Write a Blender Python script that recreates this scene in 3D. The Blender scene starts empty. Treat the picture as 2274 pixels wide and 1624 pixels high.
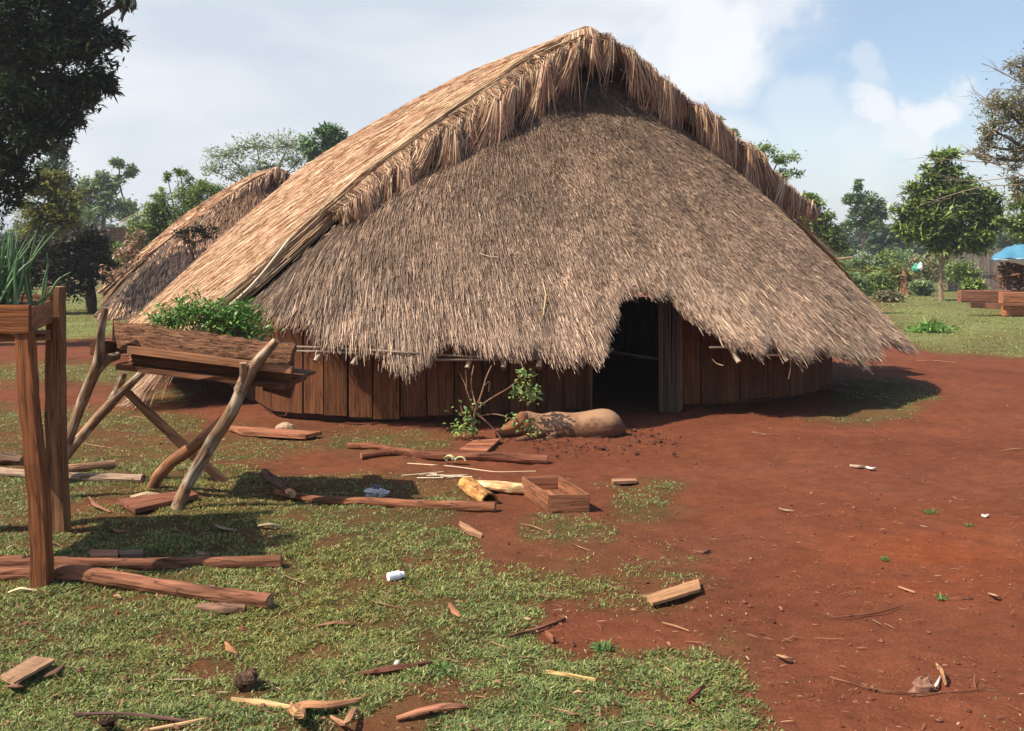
import bpy, math, random
import numpy as np
from mathutils import Vector
random.seed(7); R = np.random.default_rng(7)
sc = bpy.context.scene
# ---------------------------------------------------------------- camera, sky, sun
F, CX, HY, CH = 2280.0, 1137.0, 580.0, 1.6
cam = bpy.data.objects.new('camera', bpy.data.cameras.new('camera')); sc.collection.objects.link(cam)
cam.location = (0, 0, CH); cam.rotation_euler = (math.radians(90), 0, 0)
cam.data.sensor_width = 36; cam.data.lens = 36*F/2274; cam.data.shift_y = -(812-HY)/2274
cam.data.clip_end = 3000; sc.camera = cam
SUNV = Vector((.78, .34, -1.0)).normalized()
ELEV = math.asin(-SUNV.z)
w = bpy.data.worlds.new('World'); sc.world = w; w.use_nodes = True
nt = w.node_tree; nt.nodes.clear(); N = nt.nodes.new; Lk = nt.links.new
out = N('ShaderNodeOutputWorld')
sky = N('ShaderNodeTexSky'); sky.sky_type = 'NISHITA'; sky.sun_disc = False
sky.sun_elevation = ELEV; sky.sun_rotation = math.atan2(-SUNV.x, -SUNV.y); sky.air_density = 1.0; sky.dust_density = 1.0; sky.ozone_density = 1.0
bgs = N('ShaderNodeBackground'); bgs.inputs['Strength'].default_value = .115; Lk(sky.outputs[0], bgs.inputs[0])
tc = N('ShaderNodeTexCoord')
mp = N('ShaderNodeMapping'); mp.inputs['Rotation'].default_value = (0, math.radians(-28), 0); mp.inputs['Scale'].default_value = (1.0, 1.0, 2.6); mp.inputs['Location'].default_value = (.35, .2, .9)
Lk(tc.outputs['Generated'], mp.inputs[0])
n1 = N('ShaderNodeTexNoise'); n1.inputs['Scale'].default_value = 2.6; n1.inputs['Detail'].default_value = 7; n1.inputs['Roughness'].default_value = .48; n1.inputs['Distortion'].default_value = .25
Lk(mp.outputs[0], n1.inputs['Vector'])
sep = N('ShaderNodeSeparateXYZ'); Lk(tc.outputs['Generated'], sep.inputs[0])
def wm(op, a, b=None, clamp=False):
    m = N('ShaderNodeMath'); m.operation = op; m.use_clamp = clamp
    for i, s in enumerate((a, b)):
        if s is None: continue
        if isinstance(s, (int, float)): m.inputs[i].default_value = s
        else: Lk(s, m.inputs[i])
    return m.outputs[0]
# clouds thin out towards the right (east) part of the sky
bias = wm('MULTIPLY', wm('SUBTRACT', sep.outputs[0], .12), -.85)
mask = wm('ADD', wm('ADD', n1.outputs[0], bias), .02)
rmp = N('ShaderNodeMapRange'); rmp.inputs['From Min'].default_value = .36; rmp.inputs['From Max'].default_value = .60; rmp.interpolation_type = 'SMOOTHSTEP'; Lk(mask, rmp.inputs[0])
hz = N('ShaderNodeMapRange'); hz.interpolation_type = 'SMOOTHSTEP'; hz.inputs['From Min'].default_value = .20; hz.inputs['From Max'].default_value = -.02; hz.inputs['To Max'].default_value = .8; Lk(sep.outputs[2], hz.inputs[0])
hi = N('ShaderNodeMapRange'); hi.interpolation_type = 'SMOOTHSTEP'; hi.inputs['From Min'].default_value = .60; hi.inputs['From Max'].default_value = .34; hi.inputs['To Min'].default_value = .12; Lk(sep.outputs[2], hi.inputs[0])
bk = N('ShaderNodeMapRange'); bk.interpolation_type = 'SMOOTHSTEP'; bk.inputs['From Min'].default_value = .1; bk.inputs['From Max'].default_value = .6; bk.inputs['To Min'].default_value = .15; Lk(sep.outputs[1], bk.inputs[0])  # unseen sky: clouds thinned overhead and behind the camera to cut fill light
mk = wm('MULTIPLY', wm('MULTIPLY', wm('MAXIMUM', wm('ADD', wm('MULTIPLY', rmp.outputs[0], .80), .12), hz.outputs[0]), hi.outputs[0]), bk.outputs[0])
# extra cloud puffs at fixed compass directions
def dirv(x, y):
    return Vector(((x-CX)/F, 1, -(y-HY)/F)).normalized()
nd = N('ShaderNodeTexNoise'); nd.inputs['Scale'].default_value = 11; nd.inputs['Detail'].default_value = 9; nd.inputs['Roughness'].default_value = .6; Lk(tc.outputs['Generated'], nd.inputs['Vector'])
vsub = N('ShaderNodeVectorMath'); vsub.operation = 'SUBTRACT'; Lk(nd.outputs['Color'], vsub.inputs[0]); vsub.inputs[1].default_value = (.5, .5, .5)
vsc = N('ShaderNodeVectorMath'); vsc.operation = 'SCALE'; Lk(vsub.outputs[0], vsc.inputs[0]); vsc.inputs['Scale'].default_value = .13
vad = N('ShaderNodeVectorMath'); vad.operation = 'ADD'; Lk(tc.outputs['Generated'], vad.inputs[0]); Lk(vsc.outputs[0], vad.inputs[1])
puffs = 0.0; 
for (px, py, r, st) in ((1600, 90, .075, 1), (1490, 150, .06, .9), (1700, 0, .06, .8), (1950, 235, .030, .9), (2075, 245, .034, .95), (2010, 300, .045, .8), (1900, 330, .05, .6), (1945, 130, .025, .5), (1790, 300, .06, .5)):
    d = N('ShaderNodeVectorMath'); d.operation = 'DISTANCE'; Lk(vad.outputs[0], d.inputs[0]); d.inputs[1].default_value = dirv(px, py)
    m = N('ShaderNodeMapRange'); m.interpolation_type = 'SMOOTHSTEP'; m.inputs['From Min'].default_value = r*1.25; m.inputs['From Max'].default_value = r*.5; m.inputs['To Max'].default_value = st; Lk(d.outputs['Value'], m.inputs[0])
    puffs = wm('MAXIMUM', puffs, m.outputs[0])
n2 = N('ShaderNodeTexNoise'); n2.inputs['Scale'].default_value = 2.2; n2.inputs['Detail'].default_value = 5; n2.inputs['Roughness'].default_value = .5
mp2 = N('ShaderNodeMapping'); mp2.inputs['Scale'].default_value = (1, 1, 3.2); mp2.inputs['Rotation'].default_value = (0, math.radians(-30), 0); mp2.inputs['Location'].default_value = (1.7, .4, .3); Lk(tc.outputs['Generated'], mp2.inputs[0]); Lk(mp2.outputs[0], n2.inputs['Vector'])
cr = N('ShaderNodeValToRGB'); cr.color_ramp.elements[0].position = .38; cr.color_ramp.elements[0].color = (.62, .68, .76, 1); cr.color_ramp.elements[1].position = .62; cr.color_ramp.elements[1].color = (.90, .905, .92, 1); Lk(n2.outputs[0], cr.inputs[0])
cmx = N('ShaderNodeMix'); cmx.data_type = 'RGBA'; Lk(wm('MULTIPLY', puffs, .8), cmx.inputs[0]); Lk(cr.outputs[0], cmx.inputs[6]); cmx.inputs[7].default_value = (.98, .97, .97, 1)
bgc = N('ShaderNodeBackground'); Lk(cmx.outputs[2], bgc.inputs[0]); bgc.inputs['Strength'].default_value = .80
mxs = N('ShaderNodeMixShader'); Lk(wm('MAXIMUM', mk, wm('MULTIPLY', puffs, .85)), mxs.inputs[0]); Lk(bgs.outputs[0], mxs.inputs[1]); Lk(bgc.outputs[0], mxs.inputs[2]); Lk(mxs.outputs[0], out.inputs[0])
sun = bpy.data.objects.new('sun', bpy.data.lights.new('sun', 'SUN')); sc.collection.objects.link(sun)
sun.data.energy = 5.0; sun.data.angle = math.radians(.5); sun.data.color = (1, .91, .75)
sun.rotation_euler = SUNV.to_track_quat('-Z', 'Y').to_euler(); sun.location = (-20, -10, 30)
sc.view_settings.view_transform = 'Standard'; sc.view_settings.look = 'None'; sc.view_settings.exposure = .50; sc.view_settings.gamma = 1
sc.render.engine = 'CYCLES'; sc.cycles.max_bounces = 6; sc.cycles.transparent_max_bounces = 6

# ---------------------------------------------------------------- helpers
def P(x, y, D): return np.array(((x-CX)/F*D, D, CH-(y-HY)/F*D))
def G(x, y, z=0.0):
    D = (CH-z)*F/(y-HY); return np.array(((x-CX)/F*D, D, z+0*D))
def vpx(X, Y, Z): return CX+F*X/Y, HY+F*(CH-Z)/Y
def nrm(v):
    v = np.asarray(v, float); return v/np.maximum(np.linalg.norm(v, axis=-1, keepdims=True), 1e-9)
_perm = R.random((97, 97))
def vn(x, y, s=1.0, o=0):      # smooth value noise 0..1
    x = np.asarray(x, float)*s+o*13.7+500; y = np.asarray(y, float)*s+o*7.3+500
    xi = np.floor(x).astype(int); yi = np.floor(y).astype(int); fx = x-xi; fy = y-yi
    fx = fx*fx*(3-2*fx); fy = fy*fy*(3-2*fy)
    g = lambda a, b: _perm[a % 97, b % 97]
    return (g(xi, yi)*(1-fx)+g(xi+1, yi)*fx)*(1-fy)+(g(xi, yi+1)*(1-fx)+g(xi+1, yi+1)*fx)*fy
def fbm(x, y, s=1.0, o=0, n=4):
    r = 0; a = .5; t = 0
    for i in range(n): r = r+a*vn(x, y, s*2**i, o+i); t += a; a *= .5
    return r/t
def mesh_obj(name, V, faces, cols, mat, parent=None, gr=None, smooth=False):
    me = bpy.data.meshes.new(name)
    V = np.asarray(V, dtype=np.float32)
    if isinstance(faces, np.ndarray):      # all quads
        nq = len(faces); me.vertices.add(len(V)); me.vertices.foreach_set('co', V.ravel())
        me.loops.add(nq*4); me.loops.foreach_set('vertex_index', faces.astype(np.int32).ravel())
        me.polygons.add(nq); me.polygons.foreach_set('loop_start', np.arange(0, nq*4, 4, dtype=np.int32))
        me.update(calc_edges=True)
    else:
        me.from_pydata(V.tolist(), [], faces)
    a = me.attributes.new('Col', 'FLOAT_COLOR', 'POINT')
    c = np.ones((len(V), 4), dtype=np.float32); c[:, :3] = cols; a.data.foreach_set('color', c.ravel())
    if gr is not None:
        g = me.attributes.new('grain', 'FLOAT_VECTOR', 'POINT'); g.data.foreach_set('vector', np.asarray(gr, dtype=np.float32).ravel())
    if smooth: me.polygons.foreach_set('use_smooth', np.ones(len(me.polygons), dtype=bool))
    me.materials.append(mat); me.update()
    o = bpy.data.objects.new(name, me); sc.collection.objects.link(o)
    if parent is not None: o.parent = parent
    return o
def tag(o, label=None, cat=None, group=None, kind=None):
    if label: o['label'] = label
    if cat: o['category'] = cat
    if group: o['group'] = group
    if kind: o['kind'] = kind
    return o
def empty(name, label, cat, group=None):
    o = bpy.data.objects.new(name, None); sc.collection.objects.link(o); return tag(o, label, cat, group)
class MB:
    def __init__(s): s.v = []; s.f = []; s.c = []; s.g = []; s.n = 0
    def add(s, V, Fc, col, g=None):
        V = np.asarray(V, float); s.v.append(V); s.f += [tuple(i+s.n for i in q) for q in Fc]
        s.c.append(np.broadcast_to(np.asarray(col, float), V.shape)); s.g.append(V if g is None else np.asarray(g)); s.n += len(V)
    def sweep(s, pts, w, h=None, col=(.5, .5, .5), shape='round', n=10, up=(0, 0, 1), seg=None, jit=0.0, cap=True, capcol=None, dent=0.0, colf=None):
        pts = np.asarray(pts, float); m = len(pts)
        w = np.broadcast_to(np.asarray(w, float), (m,)); h = w if h is None else np.broadcast_to(np.asarray(h, float), (m,))
        L = np.concatenate([[0], np.cumsum(np.linalg.norm(np.diff(pts, axis=0), axis=1))])
        if seg:
            t = np.linspace(0, L[-1], seg+1)
            if m > 2 and shape == 'round':      # smooth resample
                def cr_(a):
                    r = np.interp(t, L, a); k = np.array([.25, .5, .25])
                    for _ in range(2):
                        rr = r.copy(); rr[1:-1] = k[0]*r[:-2]+k[1]*r[1:-1]+k[2]*r[2:]; r = rr
                    return r
            else:
                def cr_(a): return np.interp(t, L, a)
            pts = np.stack([cr_(pts[:, i]) for i in range(3)], 1); w = np.interp(t, L, w); h = np.interp(t, L, h); L = t; m = seg+1
        T = nrm(np.gradient(pts, axis=0)); up = np.asarray(up, float)
        if abs(np.dot(T[0], nrm(up))) > .95: up = np.array((0, 1., 0.))
        S = nrm(np.cross(T, up)); U = np.cross(S, T)
        if shape == 'round':
            a = np.linspace(0, 2*math.pi, n, endpoint=False); cs = np.stack([np.cos(a), np.sin(a)], 1)
        else:
            b = .86; cs = np.array([(1, b), (b, 1), (-b, 1), (-1, b), (-1, -b), (-b, -1), (b, -1), (1, -b)]); n = 8
        rad = 1+jit*(R.random((m, n))-.5)*2
        if dent:
            o = R.integers(0, 50)
            rad = rad*(1+dent*(2*vn(np.repeat(L[:, None]*9, n, 1), np.tile(np.arange(n)*.9, (m, 1)), 1, o)-1))
        V = pts[:, None]+S[:, None]*(cs[None, :, 0]*w[:, None]*rad)[..., None]+U[:, None]*(cs[None, :, 1]*h[:, None]*rad)[..., None]
        g = np.zeros((m, n, 3)); off = R.random(3)*20
        g[..., 0] = cs[None, :, 0]*w[:, None]+off[0]; g[..., 1] = cs[None, :, 1]*h[:, None]+off[1]; g[..., 2] = L[:, None]+off[2]
        q = [(i*n+j, i*n+(j+1) % n, (i+1)*n+(j+1) % n, (i+1)*n+j) for i in range(m-1) for j in range(n)]
        cc = np.broadcast_to(np.asarray(col, float), (m, n, 3)).reshape(-1, 3)
        if colf is not None: cc = colf(V.reshape(-1, 3), cc)
        s.add(V.reshape(-1, 3), q, cc, g.reshape(-1, 3))
        if cap:
            for e in (0, m-1):
                ring = V[e]; c = ring.mean(0); gg = np.vstack([g[e], g[e].mean(0)]); gg[:, 2] = gg[:, 2]*.1
                s.add(np.vstack([ring, c]), [(j, (j+1) % n, n) for j in range(n)], col if capcol is None else capcol, gg)
        return s
    def beam(s, a, b, w, h, col, up=(0, 0, 1), seg=6, jit=.03, capcol=None):
        return s.sweep([a, b], w/2, h/2, col, 'rect', up=up, seg=seg, jit=jit, capcol=capcol)
    def blob(s, c, r, col, n=10, m=7, noise=.15, rot=0):
        c = np.asarray(c, float); r = np.broadcast_to(np.asarray(r, float), (3,)); th = np.linspace(0, math.pi, m+1); ph = np.linspace(0, 2*math.pi, n, endpoint=False)
        o = R.integers(0, 90); V = []
        for a in th:
            for b in ph:
                k = 1+noise*(2*float(vn(a*2, math.cos(b)*2+3, 1, o))-1+.6*(2*float(vn(a*5, math.sin(b)*4+3, 1, o+3))-1))
                V.append((math.sin(a)*math.cos(b)*k, math.sin(a)*math.sin(b)*k, math.cos(a)*k))
        V = np.array(V)*r; ca, sa = math.cos(rot), math.sin(rot); V = V@np.array([[ca, sa, 0], [-sa, ca, 0], [0, 0, 1]])
        s.add(V+c, [(i*n+j, (i+1)*n+j, (i+1)*n+(j+1) % n, i*n+(j+1) % n) for i in range(m) for j in range(n)], col); return s
    def build(s, name, mat, parent=None, smooth=False):
        return mesh_obj(name, np.vstack(s.v), s.f, np.vstack(s.c), mat, parent, np.vstack(s.g), smooth)
def ribbons(Pt, W, S, C, name, mat, parent=None):
    """Pt (N,K,3) spine, W (N,K) half widths, S (N,3)|(N,K,3) side, C (N,3)|(N,K,3)"""
    Nn, K, _ = Pt.shape
    if S.ndim == 2: S = np.repeat(S[:, None], K, 1)
    if C.ndim == 2: C = np.repeat(C[:, None], K, 1)
    V = np.stack([Pt-S*W[..., None], Pt+S*W[..., None]], 2).reshape(-1, 3)
    CC = np.repeat(C[:, :, None], 2, 2).reshape(-1, 3)
    base = (np.arange(Nn)*K*2)[:, None]+(np.arange(K-1)*2)[None, :]
    Q = np.stack([base, base+1, base+3, base+2], -1).reshape(-1, 4)
    return mesh_obj(name, V, Q, CC, mat, parent)
def cat_rib(parts):
    return [np.concatenate([p[i] for p in parts]) for i in range(4)]

# ---------------------------------------------------------------- materials
def new_mat(name):
    m = bpy.data.materials.new(name); m.use_nodes = True; return m, m.node_tree, m.node_tree.nodes['Principled BSDF']
def M_attr(name, rough=.8, amt=.35, scale=14, bump=.0, bscale=40, trans=0.0, grain=None, spec=.3, amt2=0, scale2=2., crack=0, csc=(30, 30, 1.6)):
    m, t, b = new_mat(name); n = t.nodes.new; l = t.links.new
    at = n('ShaderNodeAttribute'); at.attribute_name = 'Col'
    if grain:
        co = n('ShaderNodeAttribute'); co.attribute_name = 'grain'; src = co.outputs['Vector']
        mpn = n('ShaderNodeMapping'); mpn.inputs['Scale'].default_value = grain; l(src, mpn.inputs[0]); src = mpn.outputs[0]
    else:
        co = n('ShaderNodeTexCoord'); src = co.outputs['Object']
    nz = n('ShaderNodeTexNoise'); nz.inputs['Scale'].default_value = scale; nz.inputs['Detail'].default_value = 5; nz.inputs['Roughness'].default_value = .62; l(src, nz.inputs['Vector'])
    mr = n('ShaderNodeMapRange'); mr.inputs['From Min'].default_value = .28; mr.inputs['From Max'].default_value = .72; mr.inputs['To Min'].default_value = 1-amt; mr.inputs['To Max'].default_value = 1+amt; l(nz.outputs[0], mr.inputs[0])
    val = mr.outputs[0]
    if amt2:
        n3 = n('ShaderNodeTexNoise'); n3.inputs['Scale'].default_value = scale2; n3.inputs['Detail'].default_value = 3; l(src, n3.inputs['Vector'])
        m3 = n('ShaderNodeMapRange'); m3.inputs['From Min'].default_value = .3; m3.inputs['From Max'].default_value = .7; m3.inputs['To Min'].default_value = 1-amt2; m3.inputs['To Max'].default_value = 1+amt2; l(n3.outputs[0], m3.inputs[0])
        mu = n('ShaderNodeMath'); mu.operation = 'MULTIPLY'; l(val, mu.inputs[0]); l(m3.outputs[0], mu.inputs[1]); val = mu.outputs[0]
    if crack:      # long drying cracks along the grain
        cm = n('ShaderNodeMapping'); cm.inputs['Scale'].default_value = csc; l(co.outputs['Vector'], cm.inputs[0]); cn_ = n('ShaderNodeTexNoise'); cn_.inputs['Scale'].default_value = 1; cn_.inputs['Detail'].default_value = 2; l(cm.outputs[0], cn_.inputs['Vector'])
        ab = n('ShaderNodeMath'); ab.operation = 'SUBTRACT'; l(cn_.outputs[0], ab.inputs[0]); ab.inputs[1].default_value = .5; a2 = n('ShaderNodeMath'); a2.operation = 'ABSOLUTE'; l(ab.outputs[0], a2.inputs[0])
        mc = n('ShaderNodeMapRange'); mc.inputs['From Min'].default_value = .004; mc.inputs['From Max'].default_value = .03; mc.inputs['To Min'].default_value = 1-crack; l(a2.outputs[0], mc.inputs[0])
        mu = n('ShaderNodeMath'); mu.operation = 'MULTIPLY'; l(val, mu.inputs[0]); l(mc.outputs[0], mu.inputs[1]); val = mu.outputs[0]
    vm = n('ShaderNodeVectorMath'); vm.operation = 'SCALE'; l(at.outputs['Color'], vm.inputs[0]); l(val, vm.inputs['Scale'])
    l(vm.outputs[0], b.inputs['Base Color']); b.inputs['Roughness'].default_value = rough; b.inputs['Specular IOR Level'].default_value = spec
    if bump:
        nb = n('ShaderNodeTexNoise'); nb.inputs['Scale'].default_value = bscale; nb.inputs['Detail'].default_value = 6; nb.inputs['Roughness'].default_value = .65; l(src, nb.inputs['Vector'])
        bp = n('ShaderNodeBump'); bp.inputs['Strength'].default_value = 1; bp.inputs['Distance'].default_value = bump; l(nb.outputs[0], bp.inputs['Height']); l(bp.outputs[0], b.inputs['Normal'])
    if trans:
        tr = n('ShaderNodeBsdfTranslucent'); l(vm.outputs[0], tr.inputs[0]); mx = n('ShaderNodeMixShader'); mx.inputs[0].default_value = trans
        l(b.outputs[0], mx.inputs[1]); l(tr.outputs[0], mx.inputs[2]); l(mx.outputs[0], t.nodes['Material Output'].inputs[0])
    return m
m_straw = M_attr('straw', .6, .15, 6, spec=.25)
m_core = M_attr('thatch_core', .9, .3, 30)
m_leaf = M_attr('leaf', .45, .15, 3, trans=.3, spec=.4)
m_grass = M_attr('grass_blade', .5, .2, 4, trans=.3, spec=.25)
m_wood = M_attr('plank_wood', .75, .45, 1, .003, 1.4, grain=(60, 60, 3.0), amt2=.3, scale2=.25, spec=.15, crack=.55)
m_log = M_attr('log_wood', .8, .42, 1, .006, 1.2, grain=(40, 40, 5), amt2=.42, scale2=.4, spec=.12, crack=.6, csc=(22, 22, 2.5))
m_bark = M_attr('rough_bark', .85, .55, 1, .03, 1.0, grain=(60, 60, 14), amt2=.3, scale2=.3, spec=.15, crack=.75, csc=(34, 34, 5))
m_bam = M_attr('bamboo', .5, .2, 1, .001, 1, grain=(30, 30, 8), spec=.4)
m_trunk = M_attr('tree_bark', .85, .35, 1, .01, 1, grain=(25, 25, 8), spec=.15)
m_rock = M_attr('clod', .9, .3, 25, .006, 60)
m_matte = M_attr('plain_matte', .6, .12, 10, .001, 20)

# ---------------------------------------------------------------- ground
def sdpoly(px, py, poly):
    """signed distance (px) to polygon, positive inside"""
    px = np.asarray(px, float); py = np.asarray(py, float); d = np.full(px.shape, 1e9); ins = np.zeros(px.shape, bool)
    n = len(poly)
    for i in range(n):
        ax, ay = poly[i]; bx, by = poly[(i+1) % n]; ex, ey = bx-ax, by-ay
        t = np.clip(((px-ax)*ex+(py-ay)*ey)/(ex*ex+ey*ey), 0, 1)
        d = np.minimum(d, np.hypot(px-ax-t*ex, py-ay-t*ey))
        c = ((ay > py) != (by > py)) & (px < (bx-ax)*(py-ay)/((by-ay) if by != ay else 1e-9)+ax); ins ^= c
    return np.where(ins, d, -d)
GR = [  # ground-plan patches of grass: polygon, softness, density
 ([(-900, 960), (250, 950), (460, 955), (700, 965), (800, 985), (800, 1012), (640, 1020), (640, 1045), (900, 1040), (1020, 1060), (1040, 1130), (1080, 1150), (1060, 1200), (1130, 1250), (1290, 1262), (1400, 1290), (1480, 1262), (1570, 1255), (1560, 1290), (1490, 1320), (1300, 1350), (1240, 1400), (1400, 1430), (1560, 1430), (1640, 1480), (1700, 1540), (1745, 1600), (1800, 1750), (1900, 2400), (-1800, 2400)], 85, .97),
 ([(700, 955), (860, 948), (1010, 965), (1000, 1000), (900, 1010), (700, 1005)], 22, .95),
 ([(1170, 1155), (1260, 1135), (1360, 1165), (1350, 1215), (1190, 1215)], 26, 1.),
 ([(1320, 1070), (1480, 1062), (1550, 1130), (1460, 1170), (1350, 1140)], 30, .78),
 ([(1940, 610), (2600, 600), (2900, 840), (2274, 802), (2000, 768), (1930, 700), (1880, 640)], 8, .95),
 ([(1850, 830), (2060, 850), (2080, 890), (1980, 940), (1850, 950), (1760, 940), (1850, 900)], 16, .75),
 ([(-600, 620), (330, 640), (330, 720), (240, 755), (-600, 770)], 6, .95),
 ([(-300, 800), (230, 805), (430, 830), (300, 860), (-300, 850)], 20, .95),
 ([(-300, 905), (250, 900), (480, 925), (480, 965), (-300, 965)], 16, .85),
 ([(420, 850), (500, 860), (420, 905), (250, 900), (240, 880)], 14, .7),
 ([(1700, 590), (2500, 585), (2500, 615), (1700, 640)], 5, .7)]
BARE = [([(480, 1025), (620, 1022), (900, 1030), (930, 1048), (700, 1052), (560, 1046)], 12, .55),
 ([(1230, 1360), (1400, 1350), (1560, 1380), (1500, 1425), (1330, 1420), (1230, 1400)], 14, .8),
 ([(700, 1590), (960, 1550), (1050, 1600), (1000, 1700), (650, 1700)], 40, .38),
 ([(1650, 1570), (1800, 1560), (1800, 1640), (1600, 1620)], 20, .5),
 ([(110, 1115), (280, 1100), (380, 1130), (260, 1160), (130, 1150)], 14, .45),
 ([(360, 1500), (520, 1460), (600, 1500), (500, 1540)], 25, .4),
 ([(1000, 1130), (1120, 1140), (1100, 1220), (1020, 1190)], 14, .6)]
def gmask(X, Y):
    px, py = vpx(X, np.maximum(Y, .4), 0.0)
    sw = 28*(py-HY)/500; wx = sw*2*(fbm(X, Y, 2.2, 1)-.5)*2.2; wy = sw*(fbm(X, Y, 2.2, 5)-.5)*2.2
    m = np.zeros(np.shape(X))
    for poly, sft, den in GR: m = np.maximum(m, den*np.clip(sdpoly(px+wx, py+wy, poly)/sft*.5+.5, 0, 1))
    for poly, sft, k in BARE: m = m*(1-k*np.clip(sdpoly(px+wx, py+wy, poly)/sft*.5+.5, 0, 1))
    far = (Y > 60) | (Y < 1.6)
    m = np.where(Y > 60, .8, m)
    return np.clip(m, 0, 1)
def gz(X, Y):
    near = np.clip((40-Y)/20, 0, 1)
    z = (fbm(X, Y, .8, 3)-.5)*.07+(fbm(X, Y, 4, 9)-.5)*.045+(fbm(X, Y, 13, 9, 3)-.5)*.024
    return z*near
def build_ground():
    xs = np.concatenate([-np.geomspace(900, 8.2, 36), np.arange(-8, 8.6, .05), np.geomspace(8.8, 900, 36)])
    ys = np.concatenate([np.linspace(-60, 1, 8), np.arange(1.2, 9, .04), np.arange(9, 17, .08), np.geomspace(17.1, 1500, 60)])
    Xg, Yg = np.meshgrid(xs, ys); Z = gz(Xg, Yg); g = gmask(Xg, Yg)
    soil = np.array([.155, .048, .0235]); soil2 = np.array([.19, .070, .038]); soilo = np.array([.21, .052, .016]); under = np.array([.085, .060, .022])
    a = fbm(Xg, Yg, .9, 21)[..., None]; b = np.clip((fbm(Xg, Yg*1.5, .7, 33)-.5)*5, 0, 1)[..., None]
    px, py = vpx(Xg, np.maximum(Yg, .5), 0.)
    org = np.clip(1-np.hypot((px-2090)/420, (py-1240)/150), 0, 1)[..., None]*np.clip((fbm(Xg, Yg*2.0, 1.6, 40)[..., None]-.38)*5, 0, 1)
    c = soil*(.8+.4*a); c = c*(1-b*.25)+soil2*b*.25; c = c*(1-org*.8)+soilo*org*.8
    k = np.clip((g[..., None]-.15)*1.3, 0, 1)*(.55+.45*np.clip((fbm(Xg, Yg, 9, 4)[..., None]-.3)*2.5, 0, 1)); c = c*(1-k)+under*k
    fr = np.clip((Yg-7.5)/16, 0, 1)[..., None]*np.clip((g[..., None]-.45)*2.2, 0, 1)*(.45+.55*np.clip((fbm(Xg, Yg, 1.1, 66)[..., None]-.3)*3, 0, 1)); c = c*(1-fr)+np.array([.175, .185, .065])*(.75+.5*fbm(Xg, Yg, .35, 68)[..., None])*fr
    ny, nx = Xg.shape; idx = np.arange(ny*nx).reshape(ny, nx)
    Q = np.stack([idx[:-1, :-1], idx[:-1, 1:], idx[1:, 1:], idx[1:, :-1]], -1).reshape(-1, 4)
    m, t, bs = new_mat('red_soil'); n = t.nodes.new; l = t.links.new
    at = n('ShaderNodeAttribute'); at.attribute_name = 'Col'; co = n('ShaderNodeTexCoord')
    v = None
    for sca, amt in ((1.3, .13), (9, .20), (90, .30)):
        nz = n('ShaderNodeTexNoise'); nz.inputs['Scale'].default_value = sca; nz.inputs['Detail'].default_value = 6; nz.inputs['Roughness'].default_value = .65; l(co.outputs['Object'], nz.inputs['Vector'])
        mr = n('ShaderNodeMapRange'); mr.inputs['From Min'].default_value = .3; mr.inputs['From Max'].default_value = .7; mr.inputs['To Min'].default_value = 1-amt; mr.inputs['To Max'].default_value = 1+amt; l(nz.outputs[0], mr.inputs[0])
        if v is None: v = mr.outputs[0]
        else:
            q = n('ShaderNodeMath'); q.operation = 'MULTIPLY'; l(v, q.inputs[0]); l(mr.outputs[0], q.inputs[1]); v = q.outputs[0]
    vm = n('ShaderNodeVectorMath'); vm.operation = 'SCALE'; l(at.outputs['Color'], vm.inputs[0]); l(v, vm.inputs['Scale']); l(vm.outputs[0], bs.inputs['Base Color'])
    bs.inputs['Roughness'].default_value = .95; bs.inputs['Specular IOR Level'].default_value = .1
    nb = n('ShaderNodeTexNoise'); nb.inputs['Scale'].default_value = 45; nb.inputs['Detail'].default_value = 8; nb.inputs['Roughness'].default_value = .7; l(co.outputs['Object'], nb.inputs['Vector'])
    bp = n('ShaderNodeBump'); bp.inputs['Strength'].default_value = .9; bp.inputs['Distance'].default_value = .012; l(nb.outputs[0], bp.inputs['Height']); l(bp.outputs[0], bs.inputs['Normal'])
    V = np.stack([Xg, Yg, Z], -1).reshape(-1, 3)
    o = mesh_obj('ground', V, Q, c.reshape(-1, 3), m, smooth=True); tag(o, 'red soil yard with patches of short green grass', 'ground', kind='structure')
build_ground()

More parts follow.
